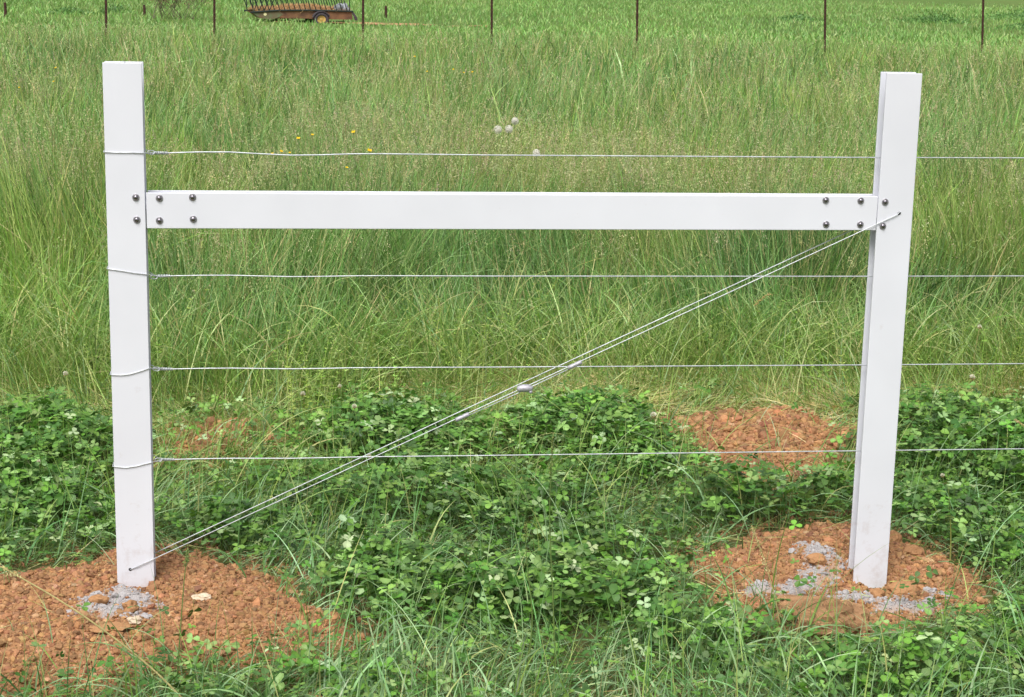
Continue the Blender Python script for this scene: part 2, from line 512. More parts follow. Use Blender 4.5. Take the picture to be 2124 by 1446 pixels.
def geo_axis(a, b, step, lo, hi, k=1.12):
    mid = list(np.arange(a, b, step))
    up = [mid[-1]]; s = step
    while up[-1] < hi: s *= k; up.append(up[-1] + s)
    dn = [mid[0]]; s = step
    while dn[-1] > lo: s *= k; dn.append(dn[-1] - s)
    return np.array(dn[1:][::-1] + mid + up[1:])
xs = geo_axis(-2.5, 5.5, 0.08, -420, 420)
ys = geo_axis(-2.0, 12.0, 0.08, -60, 880, 1.06)
V, F, X, Y = grid_mesh('ground', xs, ys, gz)
g = link('ground', np_mesh('ground', V, [F], None, True), M['ground'])
tag(g, 'meadow ground falling gently away to the far pasture', 'ground', kind='structure')

# ------------------------------------------------------------------ clay mounds
CL = [lin(158, 119, 85), lin(167, 126, 90), lin(148, 110, 80), lin(176, 140, 106), lin(130, 96, 72)]
CGREY = lin(166, 162, 162)
def clay_col(x, y, k, n):
    c = pick(CL, n, jit=0.13, p=[0.34, 0.26, 0.22, 0.06, 0.12])
    m = conc_mask(k, x, y)
    g2 = CGREY[None, :] * (1 + rng.normal(size=(n, 1)) * 0.07)
    use = rng.random(n) < m * 0.92
    c[use] = g2[use]
    return np.clip(c, 0.01, 0.75)

MNAME = {'left': ('mound of crumbly orange clay around the left white post', 'clay_mound'),
         'right': ('mound of orange clay around the right white post with grey concrete spill', 'clay_mound'),
         'backr': ('heap of red clay behind the fence near the right post', 'clay_mound'),
         'backl': ('low patch of red clay behind the fence near the left post', 'clay_mound')}
ICO_V = None
def ico(sub):
    bm = bmesh.new(); bmesh.ops.create_icosphere(bm, subdivisions=sub, radius=1.0)
    V = np.array([v.co[:] for v in bm.verts]); F = np.array([[v.index for v in f.verts] for f in bm.faces])
    bm.free(); return V, F
ICO1, ICOF1 = ico(1)
ICO2, ICOF2 = ico(2)

def clods(acc, x, y, z, r, cols, Vt=ICO1, Ft=ICOF1, rough=0.24):
    n = len(x)
    if n == 0: return
    k = len(Vt)
    sc = r[:, None] * rng.uniform(0.65, 1.35, (n, 3)); sc[:, 2] *= 0.75
    rad = 1 + rng.normal(size=(n, k, 1)) * rough * 0.6
    P = Vt[None] * rad
    # random rotation about z and a tilt
    a = rng.uniform(0, 6.283, n); b = rng.uniform(-0.9, 0.9, n)
    P = P * sc[:, None, :]
    ca, sa, cb, sb = np.cos(a)[:, None], np.sin(a)[:, None], np.cos(b)[:, None], np.sin(b)[:, None]
    px, py, pz = P[..., 0], P[..., 1] * cb - P[..., 2] * sb, P[..., 1] * sb + P[..., 2] * cb
    P = np.stack([px * ca - py * sa + x[:, None], px * sa + py * ca + y[:, None], pz + z[:, None]], -1)
    F = (np.arange(n) * k)[:, None, None] + Ft[None]
    acc.add(P.reshape(-1, 3), F.reshape(-1, 3), np.repeat(cols, k, 0))

for k, (poly, Hh, fall, seed) in MOUNDS.items():
    pa = np.array(poly); lo = pa.min(0) - 0.15; hi = pa.max(0) + 0.15
    st = 0.008 if k in ('left', 'right') else 0.011
    gx = np.arange(lo[0], hi[0], st); gy = np.arange(lo[1], hi[1], st)
    def zf(X, Y):
        h, sd = mound_h(k, X, Y)
        return gz(X, Y) + h + 0.003 - 0.05 * smooth(-0.02, -0.10, sd)
    V, F, X, Y = grid_mesh('clay_mound', gx, gy, zf)
    h, sd = mound_h(k, X, Y); sdf = sd.ravel()
    keep = (sdf[F] > -0.09).any(1); F = F[keep]
    n = X.size
    c = CL[0][None] * (0.85 + 0.4 * noise(X, Y, 0.06, 31).ravel()[:, None])
    mm = conc_mask(k, X, Y).ravel()[:, None] * 0.95
    c = c * (1 - mm) + CGREY[None] * mm
    used = np.unique(F); remap = np.full(n, -1); remap[used] = np.arange(len(used))
    o = link('clay_mound', np_mesh('clay_mound', V[used], [remap[F]], c[used], False), M['soil'])
    tag(o, MNAME[k][0], 'dirt mound', kind='structure')
    # loose crumbs lying on it: nobody could count them
    acc = Acc()
    area = (hi[0] - lo[0]) * (hi[1] - lo[1])
    nn = int(area * (22000 if k in ('left', 'right') else 11000))
    x = rng.uniform(lo[0], hi[0], nn); y = rng.uniform(lo[1], hi[1], nn)
    _, sd = mound_h(k, x, y); kp = sd > 0.03 - 0.16 * rng.random(nn) ** 2.2
    x, y = x[kp], y[kp]
    h, sd = mound_h(k, x, y)
    big = 1.0 if k in ('left', 'right') else 1.35
    r = np.clip(0.0030 * (1 - rng.random(len(x)) * 0.985) ** -0.40, 0, 0.0125) * big
    r = r * np.where((conc_mask(k, x, y) > 0.4) & (rng.random(len(x)) < 0.85), 0.6, 1.0)
    clods(acc, x, y, np.where(sd > 0, gz(x, y) + h + 0.003, np.maximum(gz(x, y) + h, gz(x, y)) + 0.002) + r * 0.15, r, clay_col(x, y, k, len(x)))
    # some larger ones
    nb = int(area * (90 if k in ('left', 'right') else 260))
    x = rng.uniform(lo[0], hi[0], nb); y = rng.uniform(lo[1], hi[1], nb)
    h, sd = mound_h(k, x, y); kp = sd > 0.03; x, y, h = x[kp], y[kp], h[kp]
    r = rng.uniform(0.008, 0.016, len(x)) * big
    clods(acc, x, y, gz(x, y) + h + r * 0.2, r, clay_col(x, y, k, len(x)), ICO2, ICOF2, 0.22)
    o = acc.build('clay_crumbs', M['clod'])
    tag(o, 'loose crumbs of clay strewn over the ' + MNAME[k][0].split(' of ', 1)[0] + {'left': ' at the left white post', 'right': ' at the right white post', 'backr': ' behind the right post', 'backl': ' behind the left post'}[k], 'soil crumbs', kind='stuff')

# single larger clods one can point to
def big_clod(x, y, r, label, col, cat='clod', name='clay_clod', group='larger clods of clay lying round the posts', flat=0.8, seed=0):
    bm = bmesh.new(); z = float(surf(np.array([x]), np.array([y]))[0])
    rock_bm(bm, (0, 0, r * 0.35), r, seed, 3, flat)
    o = bm_obj(name, bm, None, None, False)
    me = o.data; n = len(me.vertices)
    at = me.attributes.new('tint', 'FLOAT_COLOR', 'POINT'); c4 = np.ones((n, 4), np.float32); c4[:, :3] = col
    at.data.foreach_set('color', c4.ravel()); me.materials.append(M['clod'])
    o.location = (x, y, z); tag(o, label, cat, group)
    return o
big_clod(2.235, 0.30, 0.030, 'big orange clod just right of the right post at the back edge of its mound', CL[0], seed=1)
big_clod(2.295, 0.29, 0.032, 'tall orange clod at the far right of the pair behind the right mound', CL[1], seed=2)
big_clod(2.34, 0.22, 0.026, 'squat orange clod lying right of the pair on the right mound', CL[0], seed=3)
big_clod(2.12, -0.11, 0.026, 'tan clod in front of the right post foot on grey concrete crumbs', CL[1], seed=4)
big_clod(2.20, -0.09, 0.034, 'long tan clod lying right of the right post foot', CL[1], seed=5, flat=0.6)
big_clod(1.985, 0.04, 0.030, 'flat pale tan clod left of the right post foot', CL[1], seed=6, flat=0.5)
big_clod(0.055, -0.22, 0.024, 'orange clod sitting in the grey concrete before the left post', CL[1], seed=7)
big_clod(-0.03, -0.17, 0.020, 'small orange clod on the left rim of the grey concrete spill', CL[1], seed=8)
big_clod(0.02, -0.36, 0.038, 'wide flat clay slab low in the left mound', CL[1], seed=9, flat=0.2)
big_clod(0.10, -0.06, 0.020, 'brown clod leaning at the right of the left post foot', CL[2], seed=10)
STONE = lin(208, 190, 166)
big_clod(0.075, -0.315, 0.017, 'cream stone below the grey concrete in front of the left post', STONE, 'stone', 'pale_stone', 'pale stones on the clay', 0.6, 21)
big_clod(0.235, -0.13, 0.019, 'cream stone lying right of the left post foot on clay', STONE, 'stone', 'pale_stone', 'pale stones on the clay', 0.6, 22)
big_clod(0.215, -0.11, 0.008, 'tiny white chip beside the cream stone right of left post', lin(215, 205, 190), 'stone', 'pale_stone', 'pale stones on the clay', 0.7, 23)
big_clod(2.30, -0.07, 0.011, 'small white stone at the right end of the right mound', STONE, 'stone', 'pale_stone', 'pale stones on the clay', 0.7, 24)

# sod lump with roots in front of the right post
def sod():
    t = empty('sod_lump', (1.88, -0.32, float(surf(np.array([1.88]), np.array([-0.32]))[0]) - 0.005))
    tag(t, 'upturned brown sod lump with straw roots in front of right post', 'sod')
    V, F = ico(4)
    P = V * np.array([0.150, 0.080, 0.080])
    nz = noise(V[:, 0] * 1 + V[:, 2], V[:, 1] - V[:, 2] * 0.7, 0.45, 71, 4) - 0.5
    P = P * (1 + 0.55 * nz)[:, None] + V * (rng.normal(size=(len(V), 1)) * 0.0035 + (0.018 * (noise(V[:, 0] + 2 * V[:, 2], V[:, 1] + V[:, 2], 0.13, 72, 2) - 0.5))[:, None])
    P[:, 2] = np.maximum(P[:, 2], -0.03) + 0.02
    c = lin(150, 116, 86)[None] * (1 + rng.normal(size=(len(V), 1)) * 0.15 + 0.5 * nz[:, None])
    link('earth', np_mesh('earth', P, [F], np.clip(c, 0.01, 1), False), M['soil'], t)
    n = 800
    i = rng.choice(len(V), n); b = P[i].copy()
    lf = rng.random(n) < 0.4
    b[lf] = np.array([-0.07, -0.04, 0.045]) + rng.normal(size=(lf.sum(), 3)) * np.array([0.028, 0.02, 0.02])
    V2, F2, c2, _ = ribbons(b, rng.uniform(0.02, 0.06, n), rng.uniform(0.0008, 0.0018, n), rng.uniform(0, 6.28, n), rng.uniform(0.2, 1.8, n), rng.uniform(0.3, 2.2, n), 5,
                            pick([lin(190, 160, 110), lin(160, 125, 85), lin(205, 180, 130)], n), pick([lin(190, 160, 110), lin(150, 118, 80)], n))
    link('roots', np_mesh('roots', V2, [F2], c2), M['dry'], t)
sod()

# ------------------------------------------------------------------ tall meadow grass
G_MID = [lin(106, 154, 72), lin(126, 174, 88), lin(86, 134, 60), lin(150, 190, 114), lin(70, 116, 50), lin(170, 198, 134), lin(96, 148, 82)]
G_TIP = [lin(136, 174, 96), lin(118, 158, 80), lin(168, 190, 126), lin(102, 148, 72)]
G_DRY = [lin(206, 194, 140), lin(186, 176, 122), lin(218, 206, 158)]
def tall_grass():
    acc = Acc()
    bands = [(2.3, 4.2, 4000, 1.3, 5), (4.2, 8.0, 1700, 1.8, 4), (8.0, 15.0, 560, 2.9, 4), (15.0, 34.0, 150, 4.8, 3)]
    for (y0, y1, dens, ws, K) in bands:
        xa, xb = axis_x(y0) - 0.31 * (y1 + 4.7) - 2, axis_x(y1) + 0.31 * (y1 + 4.7) + 2
        n = int((xb - xa) * (y1 - y0) * dens)
        x, y = scatter(n, xa, xb, y0, y1)
        f = tall_front(x) + 0.25 * (noise(x, y, 0.25, 41) - 0.5)
        dfr = y - f
        k = (dfr > 0) & (rng.random(len(x)) < 0.45 + 0.55 * smooth(0, 0.3, dfr)) & (rng.random(len(x)) < 0.55 + 0.9 * noise(x, y, 0.35, 42, 2))
        right_end = 31.5 - 3.5 * smooth(5, 12, x)                        # the mown pasture begins nearer on the right
        k &= y < right_end + 3 * (noise(x, y, 1.5, 43) - 0.5)
        x, y, dfr = x[k], y[k], dfr[k]; n = len(x)
        hm =  0.36 + 0.36 * smooth(-0.05, 0.9, dfr) + 0.22 * (noise(x, y, 1.2, 44) - 0.5) + 0.26 * (noise(x, y, 0.38, 45) - 0.5)
        h = np.clip(hm * rng.uniform(0.35, 1.18, n), 0.08, 1)
        w = rng.uniform(0.0022, 0.0058, n) * ws * np.where(rng.random(n) < 0.15, 1.5, 1.0)
        az = 6.28 * noise(x, y, 0.6, 46, 2) * 1.6 + rng.normal(size=n) * 1.1
        a0 = np.abs(rng.normal(size=n)) * 0.13 + 0.10 * smooth(0.6, 0.0, dfr)
        a1 = np.abs(rng.normal(size=n)) * 0.45 + 0.08 + (rng.random(n) < 0.12) * rng.uniform(0.6, 1.6, n)
        lod = noise(x, y, 0.8, 47) > 0.66                                # lodged patches
        a0 = a0 + lod * rng.uniform(0.1, 0.6, n)
        pn = noise(x, y, 1.6, 48)[:, None]
        c = pick(G_MID, n, jit=0.40) * (0.72 + 0.56 * pn)
        tip = pick(G_TIP, n, jit=0.36) * (0.76 + 0.48 * pn)
        sp = noise(x, y, 0.75, 52, 2)[:, None]
        yel, blu, drk = smooth(0.52, 0.66, sp), smooth(0.46, 0.34, sp), smooth(0.55, 0.72, noise(x, y, 0.45, 53, 2))[:, None]
        for q in (c, tip):
            q *= 1 + yel * (np.array([1.38, 1.17, 0.98]) - 1) + blu * (np.array([0.94, 1.0, 1.10]) - 1)
            q *= 1 - 0.30 * drk
        dry = rng.random(n) < 0.07
        c[dry] = pick(G_DRY, dry.sum()); tip[dry] = pick(G_DRY, dry.sum())
        V, F, cc, P = ribbons(np.stack([x, y, gz(x, y) - 0.01], -1), h, w, az, a0, a1, K, c, tip, floor=0.01)
        acc.add(V, F, cc)
    # broad arching leaves along the front of the meadow
    x, y = scatter(48000, -3.2, 6.2, 2.3, 5.5)
    dfr = y - tall_front(x); k = (dfr > -0.15) & (rng.random(len(x)) < smooth(2.4, 0.2, dfr) * (0.2 + 0.9 * noise(x, y, 0.3, 49))); x, y, dfr = x[k], y[k], dfr[k]; n = len(x)
    c = pick([lin(128, 164, 84), lin(150, 182, 108), lin(110, 150, 68), lin(168, 192, 128), lin(196, 196, 136)], n, jit=0.2)
    V, F, cc, P = ribbons(np.stack([x, y, gz(x, y)], -1), rng.uniform(0.25, 0.62, n) * (0.75 + 0.4 * smooth(0, 0.8, dfr)), rng.uniform(0.004, 0.0095, n), rng.uniform(0, 6.28, n),
                          np.abs(rng.normal(size=n)) * 0.22 + 0.05, rng.uniform(0.2, 1.7, n), 7, c, c * 1.12, floor=0.01)
    acc.add(V, F, cc)
    o = acc.build('tall_grass', M['grass'])
    tag(o, 'tall green meadow grass filling the field behind the white fence', 'grass', kind='stuff')

def panicles():
    acc = Acc(); stems = Acc()
    bands = [(2.5, 5.0, 520, 1.0, 36), (5.0, 9.0, 270, 1.3, 24), (9.0, 16.0, 110, 1.9, 14), (16.0, 34.0, 38, 3.2, 8)]
    for (y0, y1, dens, ws, ns) in bands:
        xa, xb = axis_x(y0) - 0.31 * (y1 + 4.7) - 2, axis_x(y1) + 0.31 * (y1 + 4.7) + 2
        n = int((xb - xa) * (y1 - y0) * dens)
        x, y = scatter(n, xa, xb, y0, y1)
        dfr = y - tall_front(x)
        pn = noise(x, y, 0.9, 51, 2)
        k = (dfr > 0.1) & (rng.random(len(x)) < 3.2 * np.clip(pn - 0.43, 0.03, 1)) & (y < 31.5 - 3.5 * smooth(5, 12, x))
        x, y, dfr = x[k], y[k], dfr[k]; n = len(x)
        h = 0.52 + 0.26 * smooth(0, 0.8, dfr) + 0.12 * (noise(x, y, 1.2, 44) - 0.5) + rng.normal(size=n) * 0.07
        az = rng.uniform(0, 6.28, n)
        a0 = np.abs(rng.normal(size=n)) * 0.10; a1 = np.abs(rng.normal(size=n)) * 0.22 + 0.05
        c = pick([lin(128, 150, 84), lin(150, 160, 100), lin(172, 168, 116)], n)
        K = 6
        V, F, cc, P = ribbons(np.stack([x, y, gz(x, y)], -1), h, np.full(n, 0.0019) * ws, az, a0, a1, K, c, c * 1.1, taper=6)
        stems.add(V, F, cc)
        spike = rng.random(n) < 0.22
        colr = pick([lin(184, 190, 138), lin(166, 180, 122), lin(156, 180, 116), lin(190, 178, 148), lin(212, 208, 160)], n, jit=0.12)
        colr[spike] = pick([lin(196, 184, 140), lin(172, 176, 120)], spike.sum())
        top = P[:, -1]; d = P[:, -1] - P[:, -2]; d /= np.linalg.norm(d, axis=1)[:, None]
        Lp = np.where(spike, rng.uniform(0.05, 0.10, n), rng.uniform(0.08, 0.17, n))
        Rp = np.where(spike, 0.004, rng.uniform(0.018, 0.05, n))
        u = rng.random((n, ns)); aa = rng.uniform(0, 6.28, (n, ns))
        rad = Rp[:, None] * (1 - u * 0.85) * np.sqrt(rng.random((n, ns)))
        Q = top[:, None, :] - d[:, None, :] * (Lp[:, None] * (1 - u))[..., None]
        Q = Q + np.stack([np.cos(aa) * rad, np.sin(aa) * rad, rad * 0.4 - 0.3 * rad * u], -1)
        sz = rng.uniform(0.005, 0.011, n * ns) * ws ** 0.85
        flakes(Q.reshape(-1, 3), sz, 0.4, np.repeat(colr, ns, 0), acc)
    o = stems.build('grass_stems', M['grass']); tag(o, 'thin pale seed stems rising through the tall meadow grass', 'grass', kind='stuff')
    o = acc.build('grass_seed_heads', M['dry']); tag(o, 'hazy tan seed heads topping the tall meadow grass', 'grass', kind='stuff')

# ------------------------------------------------------------------ short, cut and lying grass in front of the meadow
CLOVER = [  # centre x, y, radius x, y, weight
    (-0.45, 1.10, 0.38, 0.85, 1.0), (-0.9, 1.1, 0.4, 0.8, 1.0), (0.82, 1.45, 0.36, 0.50, 0.9), (1.52, 1.55, 0.30, 0.55, 1.0), (1.74, 1.12, 0.16, 0.2, 0.6),
    (2.95, 1.15, 0.42, 0.80, 1.0), (3.5, 1.3, 0.4, 0.8, 1.0), (2.62, 0.42, 0.30, 0.40, 0.6), (1.98, 0.62, 0.30, 0.22, 1.0), (2.27, 0.75, 0.15, 0.25, 0.9), (0.52, 0.95, 0.30, 0.20, 0.5),
    (0.74, -0.02, 0.20, 0.32, 1.0), (1.22, -0.12, 0.36, 0.24, 1.0), (1.55, -0.42, 0.25, 0.2, 0.7), (1.0, 0.75, 0.50, 0.30, 0.75), (0.36, 0.50, 0.20, 0.14, 0.7),
    (1.95, -0.72, 0.35, 0.2, 0.75), (2.5, -0.45, 0.25, 0.25, 0.6), (-0.10, 0.55, 0.2, 0.14, 0.6), (0.55, -0.72, 0.3, 0.14, 0.4), (1.35, 0.35, 0.32, 0.3, 0.5), (-1.7, 1.0, 0.6, 0.8, 0.9), (4.4, 1.1, 0.7, 0.8, 0.9), (3.4, -0.2, 0.4, 0.3, 0.6), (-1.3, -0.6, 0.4, 0.3, 0.5)]
def clover_w(x, y):
    m = np.zeros(np.shape(x))
    for (cx, cy, rx, ry, wt) in CLOVER:
        d = np.hypot((x - cx) / rx, (y - cy) / ry) + 0.9 * (noise(x, y, 0.24, 81, 3) - 0.5)
        m = np.maximum(m, wt * smooth(1.25, 0.45, d))
    return m
def straw_w(x, y):
    f = tall_front(x)
    s = smooth(1.15, 0.35, f - y) * smooth(-0.1, 0.1, f - y)
    return s * (0.32 + 0.68 * smooth(0.9, 1.5, x)) * (0.6 + 0.8 * noise(x, y, 0.3, 85))

S_BLUE = [lin(126, 162, 112), lin(108, 150, 92), lin(146, 178, 130), lin(92, 134, 72), lin(160, 186, 138)]
S_YEL = [lin(140, 166, 86), lin(122, 156, 72), lin(160, 180, 104), lin(106, 142, 62), lin(182, 188, 126)]
STRAW = [lin(218, 204, 150), lin(200, 184, 130), lin(230, 216, 168), lin(186, 172, 116), lin(176, 182, 112)]
def short_grass():
    acc = Acc(); dry = Acc()
    def put(n, hrng, wrng, a0r, a1r, gate, blue, K=5, floor=0.004, target=acc, cols=None, y0=-1.9, y1=3.0, soil_lim=-0.02):
        x, y = scatter(int(n * 1.38), -2.5, 5.8, y0, y1, 1.6)
        sd = soil_gate(x, y)
        k = (y < tall_front(x) + 0.25) & (sd < soil_lim + 0.20 * (rng.random(len(x)) ** 3)) & (rng.random(len(x)) < gate(x, y))
        x, y = x[k], y[k]; n = len(x)
        near = smooth(1.4, 0.4, y)
        usb = rng.random(n) < (0.15 + 0.7 * near) * blue
        c = np.where(usb[:, None], pick(S_BLUE, n), pick(S_YEL, n)) if cols is None else pick(cols, n)
        tip = c * rng.uniform(0.95, 1.25, (n, 1))
        az = 6.28 * 1.5 * noise(x, y, 0.35, 87, 2) + rng.normal(size=n) * 1.0
        V, F, cc, P = ribbons(np.stack([x, y, surf(x, y)], -1), rng.uniform(*hrng, n), rng.uniform(*wrng, n), az,
                              rng.uniform(*a0r, n), rng.uniform(*a1r, n), K, c, tip, floor=floor)
        target.add(V, F, cc)
    clv = lambda x, y: clover_w(x, y)
    tuft = lambda x, y: 0.25 + 1.1 * np.clip(noise(x, y, 0.22, 88, 2) - 0.35, 0, 1) * 2
    # mat of short bent blades
    put(170000, (0.05, 0.15), (0.0022, 0.0045), (0.3, 1.3), (0.2, 1.4), lambda x, y: (0.45 + 0.6 * tuft(x, y)) * (1 - 0.45 * clv(x, y)), 1.0)
    # longer arching blades, nearer the camera
    put(19000, (0.12, 0.30), (0.0032, 0.0075), (0.15, 0.9), (0.5, 1.7), lambda x, y: tuft(x, y) * (1 - 0.55 * clv(x, y)) * smooth(2.4, 0.2, y), 1.0, 7)
    # upright thin stalks through the clover
    put(9500, (0.12, 0.34), (0.0020, 0.0046), (0.0, 0.3), (0.05, 0.5), lambda x, y: 0.35 + 0.5 * noise(x, y, 0.3, 90), 0.7, 6)
    # tufts at the edge of the tall grass
    put(26000, (0.16, 0.46), (0.0024, 0.005), (0.05, 0.75), (0.2, 1.3), lambda x, y: smooth(0.75, 0.05, tall_front(x) - y) * (0.35 + 0.9 * noise(x, y, 0.25, 92)), 0.35, 6, y0=1.6)
    # a few long single blades crossing
    put(520, (0.3, 0.55), (0.003, 0.006), (0.1, 0.8), (0.4, 1.5), lambda x, y: 0.7 + 0 * x, 0.8, 9, soil_lim=0.02)
    # sprouts in the disturbed soil
    put(9000, (0.05, 0.20), (0.002, 0.0045), (0.1, 1.1), (0.2, 1.3), lambda x, y: 0.8 * (noise(x, y, 0.13, 140, 2) > 0.68) * (np.hypot(x - 0.05, y + 0.15) > 0.2) * (np.hypot(x - 2.1, y) > 0.3), 0.8, 5, soil_lim=0.35)
    # straw lying flat
    put(90000, (0.05, 0.20), (0.0018, 0.004), (1.1, 1.6), (-0.1, 0.5), lambda x, y: straw_w(x, y), 0, 4, 0.006, dry, STRAW, 1.3)
    put(16000, (0.04, 0.16), (0.0014, 0.003), (0.8, 1.6), (0.0, 0.6), lambda x, y: 0.5 * (1 - clv(x, y)), 0, 4, 0.006, dry, STRAW)
    # stray blades and straw on the bare soil
    x, y = scatter(6500, -0.8, 2.8, -0.8, 2.1, 0.3)
    sd = any_soil(x, y); k = (sd > 0) & (rng.random(len(x)) < 0.10 + 0.9 * smooth(0.12, 0.0, sd) + 0.4 * (y > 1.0) + 0.5 * ((y > 1.0) & (x < 1))); x, y = x[k], y[k]; n = len(x)
    V, F, cc, P = ribbons(np.stack([x, y, surf(x, y) + 0.006], -1), rng.uniform(0.03, 0.15, n), rng.uniform(0.0015, 0.0034, n), rng.uniform(0, 6.28, n),
                          rng.uniform(0.9, 1.6, n), rng.uniform(-0.2, 0.5, n), 4, pick(STRAW + S_YEL, n), pick(STRAW + S_YEL, n), floor=0.004)
    dry.add(V, F, cc)
    o = acc.build('short_grass', M['grass']); tag(o, 'short bent green grass on the ground around the fence', 'grass', kind='stuff')
    o = dry.build('dry_straw', M['dry']); tag(o, 'pale dry straw lying in the strip behind the fence', 'straw', kind='stuff')

# ------------------------------------------------------------------ clover
LEAF2D = np.array([(0.0, 0.0, 0), (0.5, 0, 0), (0.93, 0, 0), (0.28, 0.25, 1), (0.62, 0.43, 1), (0.93, 0.24, 1), (0.28, -0.25, 1), (0.62, -0.43, 1), (0.93, -0.24, 1)])
LEAFT = np.array([(0, 1, 3), (3, 1, 4), (1, 2, 4), (4, 2, 5), (0, 6, 1), (6, 7, 1), (1, 7, 2), (7, 8, 2)])
C_COL = [lin(84, 126, 50), lin(98, 142, 54), lin(68, 108, 44), lin(114, 152, 68), lin(130, 162, 92), lin(84, 118, 60)]
def clover_leaves(acc, C, size, az, tiltd, tilt, cols):
    n = len(C)
    nrm = np.stack([np.sin(tilt) * np.cos(tiltd), np.sin(tilt) * np.sin(tiltd), np.cos(tilt)], -1)
    for j in range(3):
        a = az + j * 2.094 + rng.normal(size=n) * 0.15
        d = np.stack([np.cos(a), np.sin(a), np.zeros(n)], -1)
        d = d - nrm * (d * nrm).sum(1)[:, None]; d /= np.linalg.norm(d, axis=1)[:, None]
        s = np.cross(nrm, d)
        droop = rng.uniform(-0.35, 0.30, n); fold = rng.uniform(-0.05, 0.40, n)
        u = LEAF2D[:, 0][None, :]; v = LEAF2D[:, 1][None, :]; e = LEAF2D[:, 2][None, :]
        L = (size * rng.uniform(0.85, 1.15, n))[:, None]
        P = C[:, None, :] + d[:, None, :] * (u * L)[..., None] + s[:, None, :] * (v * L * (1 - 0.15 * fold[:, None]))[..., None] \
            + nrm[:, None, :] * ((np.abs(v) * fold[:, None] + droop[:, None] * u * u) * L)[..., None]
        F = (np.arange(n) * 9)[:, None, None] + LEAFT[None]
        c = np.repeat(cols[:, None, :], 9, 1) * rng.uniform(0.9, 1.1, (n, 1, 1))
        c[:, 1] *= 1.18
        acc.add(P.reshape(-1, 3), F.reshape(-1, 3), c.reshape(-1, 3))

def clover():
    acc = Acc(); stems = Acc()
    for (n, dense) in ((60000, True), (36000, False)):
        x, y = scatter(int(n * 1.44), -2.5, 5.7, -1.2 if dense else -1.7, 2.6, 1.6)
        sd = soil_gate(x, y)
        wv = clover_w(x, y) * (0.55 + 0.6 * noise(x, y, 0.12, 97, 2)) if dense else (0.15 + 1.2 * np.clip(noise(x, y, 0.26, 98, 3) - 0.22, 0, 1)) * (y < 1.45 + 1.1 * noise(x, y, 0.3, 93, 2))
        k = (rng.random(len(x)) < wv) & ((sd < 0.0 + 0.13 * rng.random(len(x)) ** 3) | ((noise(x, y, 0.11, 141, 2) > 0.70) & (sd < 0.35) & (rng.random(len(x)) < 0.35))) & (y < tall_front(x) - 0.1)
        k &= (np.hypot(x - 0.05, y) > 0.13) & (np.hypot(x - 2.136, y) > 0.13)
        x, y = x[k], y[k]; n = len(x)
        cw = clover_w(x, y)
        canopy = (0.045 + 0.10 * cw * (0.2 + 1.4 * noise(x, y, 0.22, 95, 2)))
        if not dense: canopy = 0.035 + 0.09 * noise(x, y, 0.26, 98, 3)
        h = canopy * (0.30 + 0.80 * rng.random(n) ** 0.6)
        az = rng.uniform(0, 6.28, n)
        col = pick(C_COL, n, jit=0.20) * (0.8 + 0.4 * noise(x, y, 0.4, 99, 2))[:, None]
        pale = rng.random(n) < 0.05
        col[pale] = pick([lin(150, 178, 120), lin(168, 190, 140)], pale.sum(), jit=0.08)
        V, F, cc, P = ribbons(np.stack([x, y, surf(x, y)], -1), h * 1.05, np.full(n, 0.0016), az, rng.uniform(0, 0.5, n), rng.uniform(-0.3, 0.3, n), 2,
                              pick([lin(120, 150, 80)], n), pick([lin(120, 150, 80)], n), taper=9)
        stems.add(V, F, cc)
        size = rng.uniform(0.014, 0.029, n) * (0.85 + 0.3 * cw)
        # most leaves look up and a little towards the light
        clover_leaves(acc, P[:, -1] + [0, 0, 0.001], size, rng.uniform(0, 6.28, n), rng.uniform(0, 6.28, n), np.abs(rng.normal(size=n)) * 0.5, col)
    o = stems.build('clover_stalks', M['grass']); tag(o, 'thin leaf stalks under the clover around the fence', 'clover', kind='stuff')
    o = acc.build('clover', M['clover']); tag(o, 'dark green clover leaves growing in patches around the fence', 'clover', kind='stuff')

# ------------------------------------------------------------------ bedstraw-like herbs at the meadow edge (whorled yellow-green leaves)
def herbs():
    acc = Acc()
    n = 130
    x, y = scatter(n * 6, -0.6, 3.6, 1.4, 3.1, 0.2)
    k = (y > tall_front(x) - 0.75) & (noise(x, y, 0.5, 101) > 0.45) & (any_soil(x, y) < -0.05); x, y = x[k][:n], y[k][:n]
    ex = rng.normal(size=(26, 2)) * [0.10, 0.10] + [0.62, 1.75]
    x = np.concatenate([x, ex[:, 0]]); y = np.concatenate([y, ex[:, 1]]); n = len(x)
    h = rng.uniform(0.2, 0.42, n)
    c = pick([lin(142, 172, 76), lin(126, 160, 66), lin(156, 180, 92)], n)
    K = 9
    V, F, cc, P = ribbons(np.stack([x, y, gz(x, y)], -1), h, np.full(n, 0.0026), rng.uniform(0, 6.28, n), rng.uniform(0, 0.35, n), rng.uniform(0, 0.6, n), K, c, c, taper=8)
    acc.add(V, F, cc)
    for j in range(2, K + 1):
        for q in range(5):
            a = rng.uniform(0, 6.28, n)
            V, F, cc, _ = ribbons(P[:, j], rng.uniform(0.012, 0.026, n) * (1.15 - 0.5 * j / K), np.full(n, 0.0045), a, np.full(n, 1.0), np.full(n, 0.5), 2, c, c * 1.08, taper=2.5)
            acc.add(V, F, cc)
    o = acc.build('bedstraw', M['clover']); tag(o, 'yellow green bedstraw sprigs at the front edge of the meadow', 'herbs', kind='stuff')

